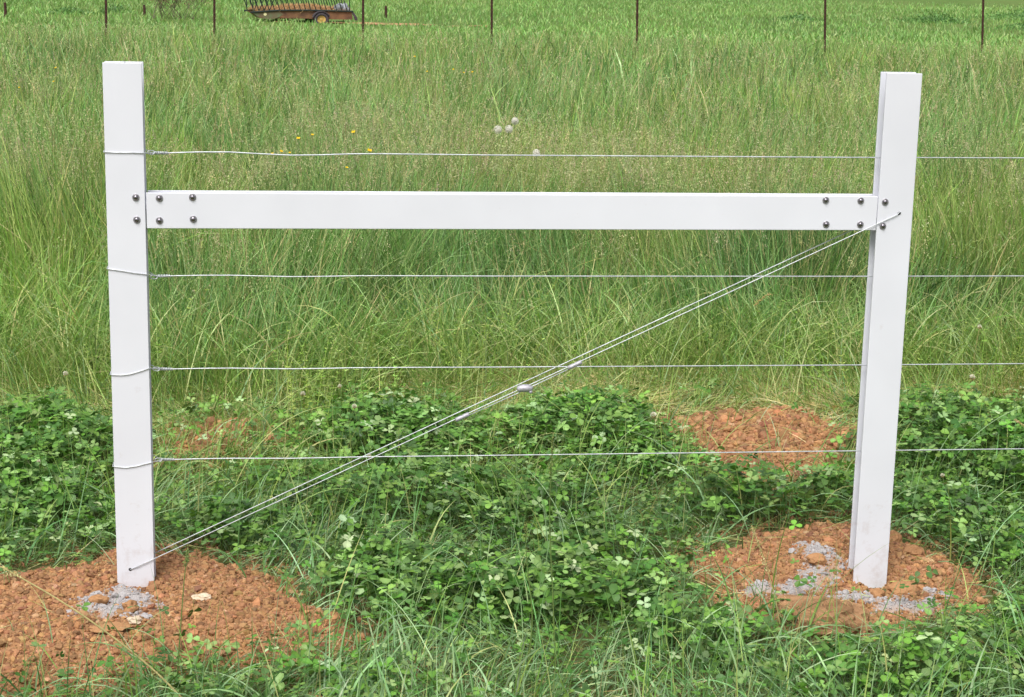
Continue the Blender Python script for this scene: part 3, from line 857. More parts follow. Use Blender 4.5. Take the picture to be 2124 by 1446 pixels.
# ------------------------------------------------------------------ far pasture
def far_grass():
    acc = Acc()
    for (y0, y1, dens, wv, hv) in ((26, 55, 30, 0.030, 0.26), (55, 145, 8, 0.07, 0.34)):
        xa, xb = axis_x(y0) - 0.31 * (y1 + 4.7) - 3, axis_x(y1) + 0.31 * (y1 + 4.7) + 3
        n = int((xb - xa) * (y1 - y0) * dens)
        x, y = scatter(n, xa, xb, y0, y1, 3)
        k = (rng.random(len(x)) < 0.5 + noise(x, y, 3.0, 111, 3)) & (y > 28 + 3.5 * smooth(12, 5, x)); x, y = x[k], y[k]
        bare = (np.abs((y - (87.9 - 0.12 * (x - 3))) / 1.6) < 1) & (x > 0.5) & (x < 9.5)
        x, y = x[~bare], y[~bare]; n = len(x)
        pn = noise(x, y * 0.6, 6, 112, 3)
        c = pick([lin(126, 166, 90), lin(114, 158, 80), lin(138, 172, 96), lin(152, 174, 106)], n, jit=0.12) * (0.75 + 0.5 * pn[:, None])
        V, F, cc, P = ribbons(np.stack([x, y, gz(x, y) - 0.02], -1), hv * rng.uniform(0.5, 1.2, n), wv * rng.uniform(0.6, 1.3, n), rng.uniform(0, 6.28, n),
                              rng.uniform(0, 0.5, n), rng.uniform(0.2, 1.0, n), 2, c, c * 1.1)
        acc.add(V, F, cc)
    o = acc.build('pasture_grass', M['grass']); tag(o, 'bright green short grass of the far pasture beyond the steel posts', 'grass', kind='stuff')

tall_grass()
panicles()
short_grass()
clover()
herbs()
far_grass()

# bare red earth by the wagon
V, F, X, Y = grid_mesh('dirt_track', np.linspace(-1.5, 10, 120), np.linspace(83.5, 91.5, 90), lambda X, Y: gz(X, Y) + 0.03)
sd = 1 - np.hypot((X - 4.2) / 5.0, (Y - (87.8 - 0.12 * (X - 3))) / 1.5) + 1.6 * (noise(X, Y, 0.8, 121, 3) - 0.55)
keep = (sd.ravel()[F] > 0).all(1); F = F[keep]
c = lin(170, 134, 100)[None] * (0.8 + 0.5 * noise(X, Y, 0.5, 122, 3).ravel()[:, None])
o = link('dirt_track', np_mesh('dirt_track', V, [F], c, True), M['soil'])
tag(o, 'strip of bare red earth beside the hay wagon', 'dirt', kind='structure')

# ------------------------------------------------------------------ the white fence: two I-section posts, a rail, four wires, a diagonal brace wire
W_, T_, D_, L_ = 0.100, 0.0065, 0.056, 2.086
def i_profile(w, d, t, x0=0.0):
    """closed outline of an I section: flanges across x (width w), depth along y (d)"""
    c = x0 + w / 2
    return [(x0, 0), (x0 + w, 0), (x0 + w, t), (c + t / 2, t), (c + t / 2, d - t), (x0 + w, d - t), (x0 + w, d), (x0, d), (x0, d - t), (c - t / 2, d - t), (c - t / 2, t), (x0, t)]
fence = empty('brace_fence', (0, 0, 0))
tag(fence, 'white vinyl H-brace fence end with two posts, one rail and galvanised wires', 'fence')
posts = []
for x0, top in ((0.0, 1.446), (L_, 1.4455)):
    bm = bmesh.new()
    bm_extrude(bm, i_profile(W_, D_, T_, x0), -0.35, top, 'z')
    posts.append(bm_obj('post', bm, M['vinyl'], fence, bevel=0.0014))
bm = bmesh.new()
prof = [(y, z) for (z, y) in i_profile(0.0945, D_ - 0.004, T_, 1.0147)]
prof = [(y + 0.0016, z) for (y, z) in prof]
bm_extrude(bm, prof, W_ + 0.0028, L_ - 0.0015, 'x')
rail = bm_obj('rail', bm, M['vinyl'], fence, bevel=0.0014)

def bolt(parent, x, z, y=0.0):
    bm = bmesh.new()
    bm_lathe(bm, [(0, 0.0004), (0.0095, 0.0004), (0.0095, 0.0018), (0.0088, 0.0024), (0, 0.0024)], (x, y, z), seg=24)
    w = bm_obj('bolt', bm, M['washer'], parent, False)
    bm = bmesh.new()
    r = 0.0066; prof = [(r, 0.0022), (r, 0.0036), (r * 0.93, 0.0050), (r * 0.72, 0.0064), (r * 0.42, 0.0073), (0, 0.0076)]
    bm_lathe(bm, prof, (x, y, z), seg=20)
    w2 = bm_obj('bolt', bm, M['bolt'], parent, True)
    # one mesh per bolt: merge the washer and the dome
    bm = bmesh.new(); bm.from_mesh(w.data); nf = len(bm.faces); bm.from_mesh(w2.data)
    bm.faces.ensure_lookup_table()
    for i, f in enumerate(bm.faces):
        f.material_index = 0 if i < nf else 1
        f.smooth = i >= nf
    me = bpy.data.meshes.new('bolt'); bm.to_mesh(me); bm.free()
    me.materials.append(M['washer']); me.materials.append(M['bolt'])
    for q in (w, w2):
        bpy.data.objects.remove(q)
    return link('bolt', me, None, parent)
for (x, z) in ((0.0765, 1.097), (0.0775, 1.038)): bolt(posts[0], x, z)
for (x, z) in ((2.105, 1.094), (2.103, 1.027)): bolt(posts[1], x, z)
for (x, z) in ((0.137, 1.095), (0.136, 1.036), (0.223, 1.098), (0.224, 1.040), (1.937, 1.098), (1.942, 1.031), (2.036, 1.097), (2.039, 1.031)):
    bolt(rail, x, z, 0.0016)
def hole(parent, x, z):
    bm = bmesh.new()
    bm_lathe(bm, [(0, 0.0006), (0.0042, 0.0006), (0.0046, 0.0002)], (x, 0, z), seg=16)
    bm_obj('wire_hole', bm, M['hole'], parent)
hole(posts[0], 0.0355, 0.069); hole(posts[1], 2.147, 1.0625)

WR = 0.00165
def fence_wire(zk, zr, zend, wrap, kink, knotdir):
    """tied round the left post, through the web of the right one and on past the frame"""
    bm = bmesh.new()
    ym = 0.0275
    # wrap across the front, round both flange edges and across the back
    pts = [(W_ + 0.055, ym, zk), (W_ + 0.034, ym - 0.002, zk + 0.003 * knotdir), (W_ + 0.016, ym - 0.014, wrap[-1][1] + (zk - wrap[-1][1]) * 0.6), (W_ + 0.003, 0.001, wrap[-1][1])]
    for (x, z) in wrap[::-1]: pts.append((x, -0.0022, z))
    z0 = wrap[0][1]
    pts += [(-0.003, 0.0, z0), (-0.004, D_ * 0.5, z0 + 0.001), (-0.003, D_, z0 + 0.002), (W_ * 0.5, D_ + 0.003, (z0 + zk) / 2), (W_ + 0.003, D_ + 0.001, zk + 0.004), (W_ + 0.02, ym + 0.012, zk - 0.004), (W_ + 0.055, ym, zk)]
    bm_tube(bm, pts, WR * 0.8, 8)
    # the line itself
    xs_ = [W_ + 0.018] + [0.16 + i * 0.08 for i in range(8)] + [1.0, 1.5, 2.0]
    line = []
    for x in xs_:
        t = x / L_
        z = zk + (zr - zk) * t + (kink * 0.0045 * math.sin((x - 0.16) / 0.46 * 6.28) * math.exp(-((x - 0.40) / 0.30) ** 2) if x < 0.9 else 0)
        line.append((x, ym, z))
    line.append((L_ + 0.3, ym, zr + (zend - zr) * 0.6)); line.append((L_ + 0.5, ym, zend))
    sl = (zend - zr) / 0.45
    line.append((9.0, ym, zend + sl * 0.25 * 2))
    bm_tube(bm, line, WR, 8)
    o = bm_obj('fence_wire', bm, M['galv'], fence, True)
    # knot: the tail coiled round the line, then a loose loop
    bm = bmesh.new(); co = []
    for i in range(65):
        a = i / 8 * 2 * math.pi
        x = W_ + 0.026 + i / 64 * 0.034
        t = x / L_; zc = zk + (zr - zk) * t
        co.append((x, ym + 0.0036 * math.cos(a), zc + 0.0036 * math.sin(a)))
    bm_tube(bm, co, WR * 0.75, 6)
    lp = []
    for i in range(25):
        a = i / 24 * 2 * math.pi
        lp.append((W_ + 0.016 + 0.010 * math.cos(a), ym - 0.008 + 0.004 * math.sin(a * 2), zk + knotdir * 0.002 + 0.0048 * math.sin(a)))
    bm_tube(bm, lp, WR * 0.8, 6)
    bm_obj('knot', bm, M['galv'], o, True)
fence_wire(1.211, 1.213, 1.2155, [(0.0, 1.2155), (0.035, 1.2145), (0.07, 1.2148), (0.1, 1.2135)], 1.0, 1)
fence_wire(0.883, 0.8805, 0.8815, [(0.0, 0.907), (0.03, 0.903), (0.065, 0.8965), (0.1, 0.892)], 0.5, -1)
fence_wire(0.6275, 0.626, 0.6268, [(0.0, 0.6195), (0.025, 0.618), (0.05, 0.621), (0.08, 0.630), (0.1, 0.637)], 0.4, 1)
fence_wire(0.3735, 0.374, 0.3738, [(0.0, 0.364), (0.03, 0.3605), (0.06, 0.3645), (0.1, 0.3745)], 0.3, 1)

# diagonal brace: a loop through both posts, one leg in front, one behind
A = Vector((0.0355, -0.0035, 0.069)); B = Vector((2.147, -0.0035, 1.0625)); YB = D_ * 0.84
bm = bmesh.new()
pts = [(A.x, 0.02, A.z), (A.x + 0.001, -0.0015, A.z)]
for i in [0.12, 0.24] + list(range(1, 12)) + [11.8, 11.9]:
    p = A.lerp(B, i / 12); pts.append((p.x, p.y, p.z))
pts += [(B.x - 0.006, -0.0035, B.z - 0.003), (B.x - 0.001, -0.0035, B.z + 0.003), (B.x + 0.004, -0.003, B.z + 0.003), (B.x + 0.001, 0.002, B.z), (B.x, 0.02, B.z)]
bm_tube(bm, pts, WR * 0.75, 8)
bm_tube(bm, [(A.x, YB - 0.006, A.z), (A.x + 0.004, YB, A.z + 0.003)] + [(A.x + (B.x - A.x) * q, YB, A.z + (B.z - A.z) * q) for q in (0.01, 0.02, 0.2, 0.4, 0.6, 0.8, 0.98, 0.99)] + [(B.x - 0.004, YB, B.z - 0.003), (B.x, YB - 0.006, B.z)], WR * 0.85, 8)
# doubled length between the sleeves
u = (B - A).normalized(); nrm = Vector((-u.z, 0, u.x))
s0, s1 = Vector((0.942, -0.0035, 0.499)), Vector((1.253, -0.0035, 0.639))
s0 = A + u * (s0 - A).dot(u); s1 = A + u * (s1 - A).dot(u)
mid = A + u * (Vector((1.114, 0, 0.578)) - A).dot(u)
bm_tube(bm, [s0 - nrm * 0.0055 - u * 0.02, s0.lerp(s1, 0.5) - nrm * 0.0075, s1 - nrm * 0.0055 + u * 0.02], WR * 0.75, 8)
brace = bm_obj('brace_wire', bm, M['galv'], fence, True)
for s in (s0, s1):
    bm = bmesh.new()
    c = s - nrm * 0.0028
    bm_tube(bm, [c - u * 0.021, c - u * 0.019, c - u * 0.003, c, c + u * 0.003, c + u * 0.019, c + u * 0.021], 0.006, 10, radii=[0.0042, 0.0062, 0.0064, 0.005, 0.0064, 0.0062, 0.0042])
    bm_obj('crimp_sleeve', bm, M['alu'], brace, True)
bm = bmesh.new()
c = mid - nrm * 0.003
bm_tube(bm, [c - Vector((0.022, 0, 0.003)), c - Vector((0.018, 0, 0.002)), c - Vector((0.008, 0, 0)), c + Vector((0.008, 0, 0)), c + Vector((0.017, 0, -0.001)), c + Vector((0.021, 0, -0.003))], 0.01, 12,
        radii=[0.0045, 0.0085, 0.0108, 0.0108, 0.0088, 0.005])
bm_box(bm, c.x + 0.012, c.x + 0.020, c.y - 0.007, c.y + 0.007, c.z - 0.014, c.z - 0.006)
bm_obj('wire_gripper', bm, M['alu'], brace, True)

# ------------------------------------------------------------------ rusty steel T posts across the meadow
def t_post(x, y, lean, label, h=1.75):
    t = empty('steel_fence_post', (x, y, float(gz(x, y)) - 0.05))
    t.rotation_euler = (0, lean, 0)
    bm = bmesh.new()
    bm_extrude(bm, [(-0.024, 0), (0.024, 0), (0.024, 0.006), (0.004, 0.009), (0.004, 0.036), (-0.004, 0.036), (-0.004, 0.009), (-0.024, 0.006)], 0, h, 'z')
    for i in range(26):
        z = 0.3 + i * 0.055
        bm_box(bm, -0.009, 0.009, -0.009, -0.0005, z, z + 0.014)
    bm_obj('stake', bm, M['rust'], t)
    bm = bmesh.new()
    bm_extrude(bm, [(-0.05, 0.25), (0.05, 0.25), (0.05, 0.08), (0.0, 0.0), (-0.05, 0.08)], 0.0365, 0.0395, 'y')
    bm_obj('anchor_plate', bm, M['rust'], t)
    tag(t, label, 'fence post', 'rusty steel posts in a row across the meadow')
for (x, lean, lab) in ((-3.275, 0.018, 'rusty steel post above the left white post, leftmost of the row'),
                       (-1.172, 0.012, 'rusty steel post between the bare bush and the hay wagon'),
                       (1.766, 0.0, 'rusty steel post just right of the hay wagon'),
                       (4.359, -0.014, 'rusty steel post third from the right, standing well right of the wagon'.replace('third from the right', 'first')),
                       (7.338, -0.024, 'rusty steel post midway between hay wagon and right white post'),
                       (11.285, -0.05, 'rusty steel post leaning right, just left of the right white post'),
                       (14.664, -0.06, 'rusty steel post at the far right end of the row')):
    t_post(x, 31.5, lean, lab)

# ------------------------------------------------------------------ hay feeder wagon
WZ = -2.13
def wagon():
    y0 = 87.2
    t = empty('hay_wagon', (0.6, y0, WZ), math.radians(10))
    tag(t, 'rusty hay feeder wagon with slanted bars standing in the far pasture', 'wagon')
    # local x -2.85..2.9 ; depth y 0..2.2 ; rim about 0.80 above the ground
    zr = 0.86
    t.scale = (0.925, 1.0, 0.86); t.location = (0.72, y0, WZ - 0.22)
    def panel(name, prof, ya, yb, mat):
        bm = bmesh.new(); bm_extrude(bm, prof, ya, yb, 'y'); return bm_obj(name, bm, mat, t)
    panel('nose_panel', [(-2.86, zr - 0.10), (-2.80, zr - 0.13), (-2.55, zr - 0.30), (-2.30, 0.42), (-1.75, 0.36), (-1.35, 0.50), (-1.10, 0.66), (-1.35, zr + 0.02)], 0.0, 0.05, M['greenpanel'])
    panel('side_panel', [(-1.345, zr), (-1.1, 0.655), (-1.35, 0.495), (-1.0, 0.44), (0.30, 0.44), (0.30, zr)], 0.01, 0.05, M['rustpanel'])
    panel('side_panel', [(0.305, 0.42), (2.72, 0.40), (2.66, zr), (0.305, zr)], 0.012, 0.05, M['rustpanel'])
    panel('back_panel', [(-2.75, zr - 0.1), (-2.3, 0.45), (2.72, 0.40), (2.66, zr)], 2.15, 2.19, M['rustpanel'])
    bm = bmesh.new(); bm_box(bm, -2.3, 2.68, 0.055, 2.14, 0.42, 0.47); bm_obj('floor', bm, M['rustpanel'], t)
    bm = bmesh.new()
    bm_tube(bm, [(-2.9, -0.02, zr - 0.10), (-1.4, -0.02, zr + 0.03), (0.3, -0.02, zr + 0.06), (2.74, -0.02, zr + 0.02)], 0.05, 8)
    bm_tube(bm, [(-2.9, 2.2, zr - 0.10), (-1.4, 2.2, zr + 0.03), (0.3, 2.2, zr + 0.06), (2.74, 2.2, zr + 0.02)], 0.05, 8)
    bm_obj('rim', bm, M['darkrail'], t)
    panel('end_brace', [(2.62, zr), (2.78, zr - 0.05), (2.96, 0.55), (2.98, 0.36), (2.85, 0.36), (2.76, 0.6)], -0.03, 0.009, M['tyre'])
    bm = bmesh.new(); bm_lathe(bm, [(0, 0.0), (0.085, 0.0), (0.085, 0.01), (0, 0.012)], (-2.10, -0.001, 0.66), seg=20); bm_obj('reflector_plate', bm, M['plate'], t)
    # slanted feeder bars up to a top rail
    zt = 1.75
    for yy, nm in ((0.02, 0), (2.17, 1)):
        bm = bmesh.new(); bm_tube(bm, [(-3.0, yy, zt), (2.6, yy, zt)], 0.03, 8); bm_obj('top_rail', bm, M['darkrail'], t)
        for i in range(19):
            x = -2.72 + i * 0.285
            zb = zr - 0.06 + 0.10 * min(1, (x + 2.9) / 1.5)
            bm = bmesh.new()
            bm_tube(bm, [(x, yy, zb), (x - 0.24, yy, zt)], 0.026, 6)
            if nm == 0 and i < 4:
                bm_tube(bm, [(x, yy - 0.03, zb), (x + 0.34, yy - 0.03, zt)], 0.024, 6)
            bm_obj('feeder_bar', bm, M['darkrail'], t)
    for xx in (-2.75, 2.55):
        bm = bmesh.new()
        bm_tube(bm, [(xx, 0.02, zr), (xx, 0.02, zt), (xx, 2.17, zt), (xx, 2.17, zr)], 0.03, 8); bm_obj('end_frame', bm, M['darkrail'], t)
    # wheels
    for yy, d in ((-0.20, -1), (2.38, 1)):
        for xx in (0.93,):
            w = empty('wheel', (xx, yy, 0.40)); w.parent = t
            bm = bmesh.new()
            bm_lathe(bm, [(0.24, -0.10), (0.36, -0.11), (0.41, -0.06), (0.415, 0.0), (0.41, 0.06), (0.36, 0.11), (0.24, 0.10), (0.22, 0.0), (0.24, -0.10)], (0, 0, 0), (0, d, 0), 28)
            bm_obj('tyre', bm, M['tyre'], w, True)
            bm = bmesh.new()
            bm_lathe(bm, [(0, 0.03), (0.06, 0.06), (0.08, 0.035), (0.15, 0.03), (0.20, 0.075), (0.245, 0.085), (0.25, 0.0), (0, -0.02)], (0, 0, 0), (0, d, 0), 28)
            bm_obj('rim', bm, M['hub'], w, True)
    # mudguard over the near wheel
    bm = bmesh.new()
    pr = [(0.93 + 0.50 * math.cos(a), 0.42 + 0.47 * math.sin(a)) for a in np.linspace(0.35, 2.9, 14)]
    pr += [(0.93 + 0.45 * math.cos(a), 0.42 + 0.42 * math.sin(a)) for a in np.linspace(2.9, 0.35, 14)]
    bm_extrude(bm, pr, -0.33, -0.04, 'y'); bm_obj('mudguard', bm, M['tyre'], t)
    return t
wag = wagon()

def on_wagon(v):
    return Matrix.Rotation(math.radians(10), 4, 'Z') @ Vector((v[0] * 0.925, v[1], v[2] * 0.86)) + Vector((0.72, 87.2, WZ - 0.22))
# hay in the wagon
def hay():
    xs_ = np.linspace(-2.6, 2.5, 70); ys_ = np.linspace(0.1, 2.1, 24)
    X, Y = np.meshgrid(xs_, ys_)
    e = smooth(0, 0.5, Y - 0.1) * smooth(0, 0.4, 2.1 - Y)
    top = 0.82 + 0.10 * e * (0.35 + 1.0 * noise(X, Y, 0.9, 131, 3)) + 0.14 * smooth(-1.3, -0.6, X) * smooth(1.7, 0.6, X) * e + 0.05 * noise(X, Y, 0.2, 132)
    P = np.stack([X, Y, top], -1).reshape(-1, 3)
    Rm = np.array(Matrix.Rotation(math.radians(10), 3, 'Z')); P = (P * [0.925, 1, 0.86]) @ Rm.T + np.array([0.72, 87.2, WZ - 0.22])
    nx = len(xs_); i = (np.arange(len(ys_) - 1)[:, None] * nx + np.arange(nx - 1)[None]).ravel()
    F = np.stack([i, i + 1, i + nx + 1, i + nx], -1)
    acc = Acc()
    acc.add(P, F, lin(196, 162, 120)[None] * (0.8 + 0.4 * rng.random((len(P), 1))))
    n = 9000; j = rng.choice(len(P), n)
    V, F, cc, _ = ribbons(P[j] + rng.normal(size=(n, 3)) * [0.04, 0.04, 0.01], rng.uniform(0.1, 0.3, n), rng.uniform(0.012, 0.03, n), rng.uniform(0, 6.28, n), rng.uniform(0.5, 1.7, n), rng.uniform(-0.3, 0.8, n), 3,
                          pick([lin(206, 172, 126), lin(188, 150, 112), lin(216, 188, 140)], n), pick([lin(206, 172, 126), lin(176, 140, 104)], n))
    acc.add(V, F, cc)
    o = acc.build('hay', M['dry']); tag(o, 'heap of pale tan hay lying in the feeder wagon', 'hay', kind='stuff')
hay()
bm = bmesh.new()
rock_bm(bm, (0, 0, 0.14), 0.24, 55, 3, 0.9)
rock_bm(bm, (0.32, 0.05, 0.16), 0.20, 56, 3, 1.0)
o = bm_obj('plastic_bundle', bm, M['grey'], None, True)
o.location = on_wagon((2.05, 0.45, 0.86)); tag(o, 'grey and white bundle on the hay at the right end of the wagon', 'bundle')

# ------------------------------------------------------------------ far bits: bare bush, stakes, dark weed clumps
def bush(cx, cy):
    z = float(gz(cx, cy))
    t = empty('bare_bush', (cx, cy, z)); tag(t, 'bare twiggy brown bush standing left of the hay wagon', 'bush')
    rr = random.Random(3)
    bm = bmesh.new(); tips = []
    def grow(p, d, l, r, k):
        q = p + d * l
        bm_tube(bm, [p, p.lerp(q, 0.5) + Vector((rr.uniform(-.05, .05), rr.uniform(-.05, .05), 0)) * l, q], r, 4, False, radii=[r, r * 0.85, r * 0.7])
        if k == 0: tips.append(q); return
        for _ in range(rr.choice((2, 3, 3))):
            nd = (d + Vector((rr.uniform(-.7, .7), rr.uniform(-.7, .7), rr.uniform(-.1, .5)))).normalized()
            grow(q, nd, l * rr.uniform(0.6, 0.85), r * 0.65, k - 1)
    for i in range(26):
        a = rr.uniform(0, 6.28)
        grow(Vector((rr.uniform(-1.1, 1.1), rr.uniform(-.6, .6), 0)), Vector((math.cos(a) * 0.7, math.sin(a) * 0.7, 0.9)).normalized(), 0.62, 0.016, 3)
    bm_obj('branches', bm, M['bark'], t)
    P = np.array([v[:] for v in tips]); n = len(P) * 8
    Q = np.repeat(P, 8, 0) + rng.normal(size=(n, 3)) * 0.22
    acc = Acc(); flakes(Q, rng.uniform(0.05, 0.11, n), 0.5, pick([lin(140, 140, 96), lin(120, 140, 80), lin(160, 140, 112)], n), acc)
    acc.build('leaves', M['dry'], t)
bush(-5.9, 88.5)

def stake(x, y, h, label):
    bm = bmesh.new()
    bm_tube(bm, [(0, 0, -0.1), (0.01, 0, h * 0.5), (0.0, 0.01, h * 0.97), (0, 0.01, h)], 0.07, 9, radii=[0.075, 0.07, 0.066, 0.05])
    o = bm_obj('wooden_stake', bm, M['rust'], None)
    o.location = (x, y, float(gz(x, y))); tag(o, label, 'stake', 'short dark stakes in the far pasture')
stake(5.1, 92.5, 0.75, 'short dark stake in the pasture right of the hay wagon')
stake(-13.5, 84.5, 0.75, 'short dark stake in the pasture at the far left edge')
stake(-7.4, 90.0, 0.6, 'short dark stake left of the bare twiggy bush')

def weed(x, y, r, h, label, seed):
    t = empty('weed_clump', (x, y, float(gz(x, y)))); tag(t, label, 'weeds', 'dark weed clumps in the far pasture')
    acc = Acc(); n = int(900 * r)
    q = rng.normal(size=(n, 3)) * [r * 0.45, r * 0.45, h * 0.3]; q[:, 2] = np.abs(q[:, 2]) * np.clip(1.2 - np.hypot(q[:, 0], q[:, 1]) / r, 0.15, 1.2)
    flakes(q, rng.uniform(0.08, 0.2, n), 0.45, pick([lin(100, 140, 76), lin(88, 128, 68), lin(114, 152, 82)], n), acc)
    n = 40
    b = np.stack([rng.normal(size=n) * r * 0.4, rng.normal(size=n) * r * 0.4, np.zeros(n)], -1)
    V, F, cc, _ = ribbons(b, rng.uniform(0.4, 0.9, n) * h, np.full(n, 0.03), rng.uniform(0, 6.28, n), rng.uniform(0, 0.4, n), rng.uniform(0, 0.5, n), 3, pick([lin(90, 120, 66)], n), pick([lin(90, 120, 66)], n))
    acc.add(V, F, cc); acc.build('foliage', M['clover'], t)
weed(37.5, 98, 2.4, 0.8, 'wide dark weed clump left of the rightmost steel post', 1)
weed(46.5, 104, 3.6, 1.3, 'big dark weed clump at the top right corner of the pasture', 2)
weed(29.8, 100, 1.4, 0.6, 'small dark weed clump near the leaning steel post', 3)
weed(40.0, 90, 2.0, 0.5, 'low dark weed clump below the wide one on the right', 4)
weed(-9.5, 96, 1.0, 0.7, 'dark tuft of weeds left of the bare bush in the pasture', 5)
weed(-11.5, 93, 1.6, 0.5, 'low dark weeds far left in the pasture behind the leftmost post', 6)

# ------------------------------------------------------------------ flowers and single stalks
def stem_tube(t, h, r, bend, az, mat, seg=6):
    bm = bmesh.new(); pts = []
    for i in range(7):
        s = i / 6; pts.append((bend * s * s * math.cos(az), bend * s * s * math.sin(az), h * s))
    bm_tube(bm, pts, r, seg)
    bm_obj('stem', bm, mat, t, True)
    return Vector(pts[-1])
stem_m = plain_mat('flower_stem', (0.13, 0.20, 0.05), 0.6, 0, 0.3, 0.2, 30)
stem_dry = plain_mat('dry_stem', (0.45, 0.38, 0.16), 0.7, 0, 0.3, 0.25, 40)

def dandelion(x, y, h, r, label):
    t = empty('dandelion', (x, y, float(gz(x, y)))); tag(t, label, 'dandelion', 'dandelion clocks in the meadow')
    top = stem_tube(t, h, 0.0022, 0.02, x * 7, stem_m)
    acc = Acc(); n = 260
    d = rng.normal(size=(n, 3)); d /= np.linalg.norm(d, axis=1)[:, None]
    c = np.array(top); side = np.cross(d, rng.normal(size=(n, 3))); side /= np.linalg.norm(side, axis=1)[:, None]
    rr = r * rng.uniform(0.85, 1.0, n)[:, None]
    Vv = np.stack([c + d * r * 0.15 - side * 0.0004, c + d * r * 0.15 + side * 0.0004, c + d * rr], 1).reshape(-1, 3)
    acc.add(Vv, (np.arange(n) * 3)[:, None] + np.arange(3)[None], np.tile(lin(225, 222, 210), (n * 3, 1)))
    for q in range(4):
        s2 = np.cross(d, rng.normal(size=(n, 3))); s2 /= np.linalg.norm(s2, axis=1)[:, None]
        e = c + d * rr
        w2 = np.cross(d, s2)
        Vv = np.stack([e, e + s2 * r * 0.22 + d * r * 0.06 + w2 * 0.0009, e + s2 * r * 0.22 + d * r * 0.06 - w2 * 0.0009], 1).reshape(-1, 3)
        acc.add(Vv, (np.arange(n) * 3)[:, None] + np.arange(3)[None], np.tile(lin(235, 232, 222), (n * 3, 1)))
    acc.build('seed_head', M['petal'], t)
    bm = bmesh.new(); bm_lathe(bm, [(0, r * 0.18), (r * 0.14, r * 0.1), (r * 0.18, 0), (r * 0.12, -r * 0.1), (0, -r * 0.16)], top, (0, 0, 1), 10)
    bm_obj('seed_core', bm, plain_mat('seed_core', (0.35, 0.27, 0.18), 0.9), t, True)
for a in ((1.72, 5.53, 0.845, 0.021, 'round dandelion clock, topmost of the white cluster in the meadow'),
          (1.63, 4.99, 0.845, 0.022, 'full round dandelion clock in the middle of the cluster'),
          (1.58, 5.02, 0.84, 0.022, 'thin faded dandelion clock at the left of the cluster'),
          (1.62, 3.74, 0.84, 0.018, 'lone dandelion clock just above the top fence wire')):
    dandelion(*a)

def buttercup(x, y, h, r, label):
    t = empty('yellow_flower', (x, y, float(gz(x, y)))); tag(t, label, 'flower', 'yellow buttercups in the meadow')
    top = stem_tube(t, h, 0.0014, 0.03, x * 11, stem_m)
    acc = Acc()
    tl = Vector((rng.uniform(-.3, .3), -0.45, 1)).normalized(); n1 = tl.orthogonal().normalized(); n2 = tl.cross(n1)
    for q in range(5):
        a = q * 1.2566
        d = n1 * math.cos(a) + n2 * math.sin(a); s = tl.cross(d)
        g = [(0, 0, 0), (0.55, 0.42, 0.22), (1.0, 0.30, 0.5), (1.05, 0, 0.5), (1.0, -0.30, 0.5), (0.55, -0.42, 0.22)]
        P = np.array([tuple(top + d * u * r + s * v * r + tl * w * r) for (u, v, w) in g])
        acc.add(P, np.array([[0, 1, 2, 3], [0, 3, 4, 5]]), np.tile(lin(250, 205, 20), (6, 1)))
    acc.build('petals', M['petal'], t)
    bm = bmesh.new(); bm_lathe(bm, [(r * 0.3, 0.0), (r * 0.34, r * 0.2), (r * 0.2, r * 0.38), (0, r * 0.42)], top, tl, 10)
    bm_obj('flower_centre', bm, plain_mat('flower_centre', (0.65, 0.42, 0.02), 0.8), t, True)
BUT = [(0.48, 4.30, 0.845, 0.013, 'yellow buttercup, left one of the pair above the top wire'), (0.54, 4.52, 0.845, 0.010, 'small yellow buttercup right of the pair above the top wire'),
       (0.81, 4.67, 0.845, 0.015, 'bright yellow buttercup highest above the top wire near the middle'), (0.86, 3.72, 0.845, 0.015, 'bright yellow buttercup just above the top wire left of centre'),
       (0.39, 3.63, 0.845, 0.008, 'tiny yellow buttercup, leftmost of three near the top wire'), (0.42, 3.70, 0.845, 0.010, 'tiny yellow buttercup, middle of three near the top wire'),
       (0.45, 3.66, 0.845, 0.007, 'tiny yellow buttercup, right of three near the top wire'), (0.73, 3.73, 0.76, 0.009, 'yellow buttercup between the top wire and the white rail'),
       (2.17, 12.79, 0.78, 0.014, 'far yellow buttercup, rightmost of the distant cluster near the field centre'), (2.09, 12.58, 0.78, 0.013, 'far yellow buttercup just left of the rightmost one in the distant cluster'), (2.07, 13.46, 0.78, 0.014, 'far yellow buttercup in the upper middle of the distant cluster'), (1.70, 12.67, 0.78, 0.015, 'far yellow buttercup at the lower left of the distant cluster'), (1.81, 16.08, 0.78, 0.016, 'farthest yellow buttercup above the distant cluster'),
       (-1.78, 12.49, 0.78, 0.014, 'yellow buttercup in the far meadow left of the left post'), (-1.46, 10.26, 0.78, 0.011, 'small yellow buttercup in the far meadow near the left post'),
       (-1.66, 9.4, 0.78, 0.010, 'yellow buttercup low in the far meadow left of the left post')]
for (bx, by, bh, br, bl) in BUT: buttercup(bx, by, bh, br * 0.78, bl)

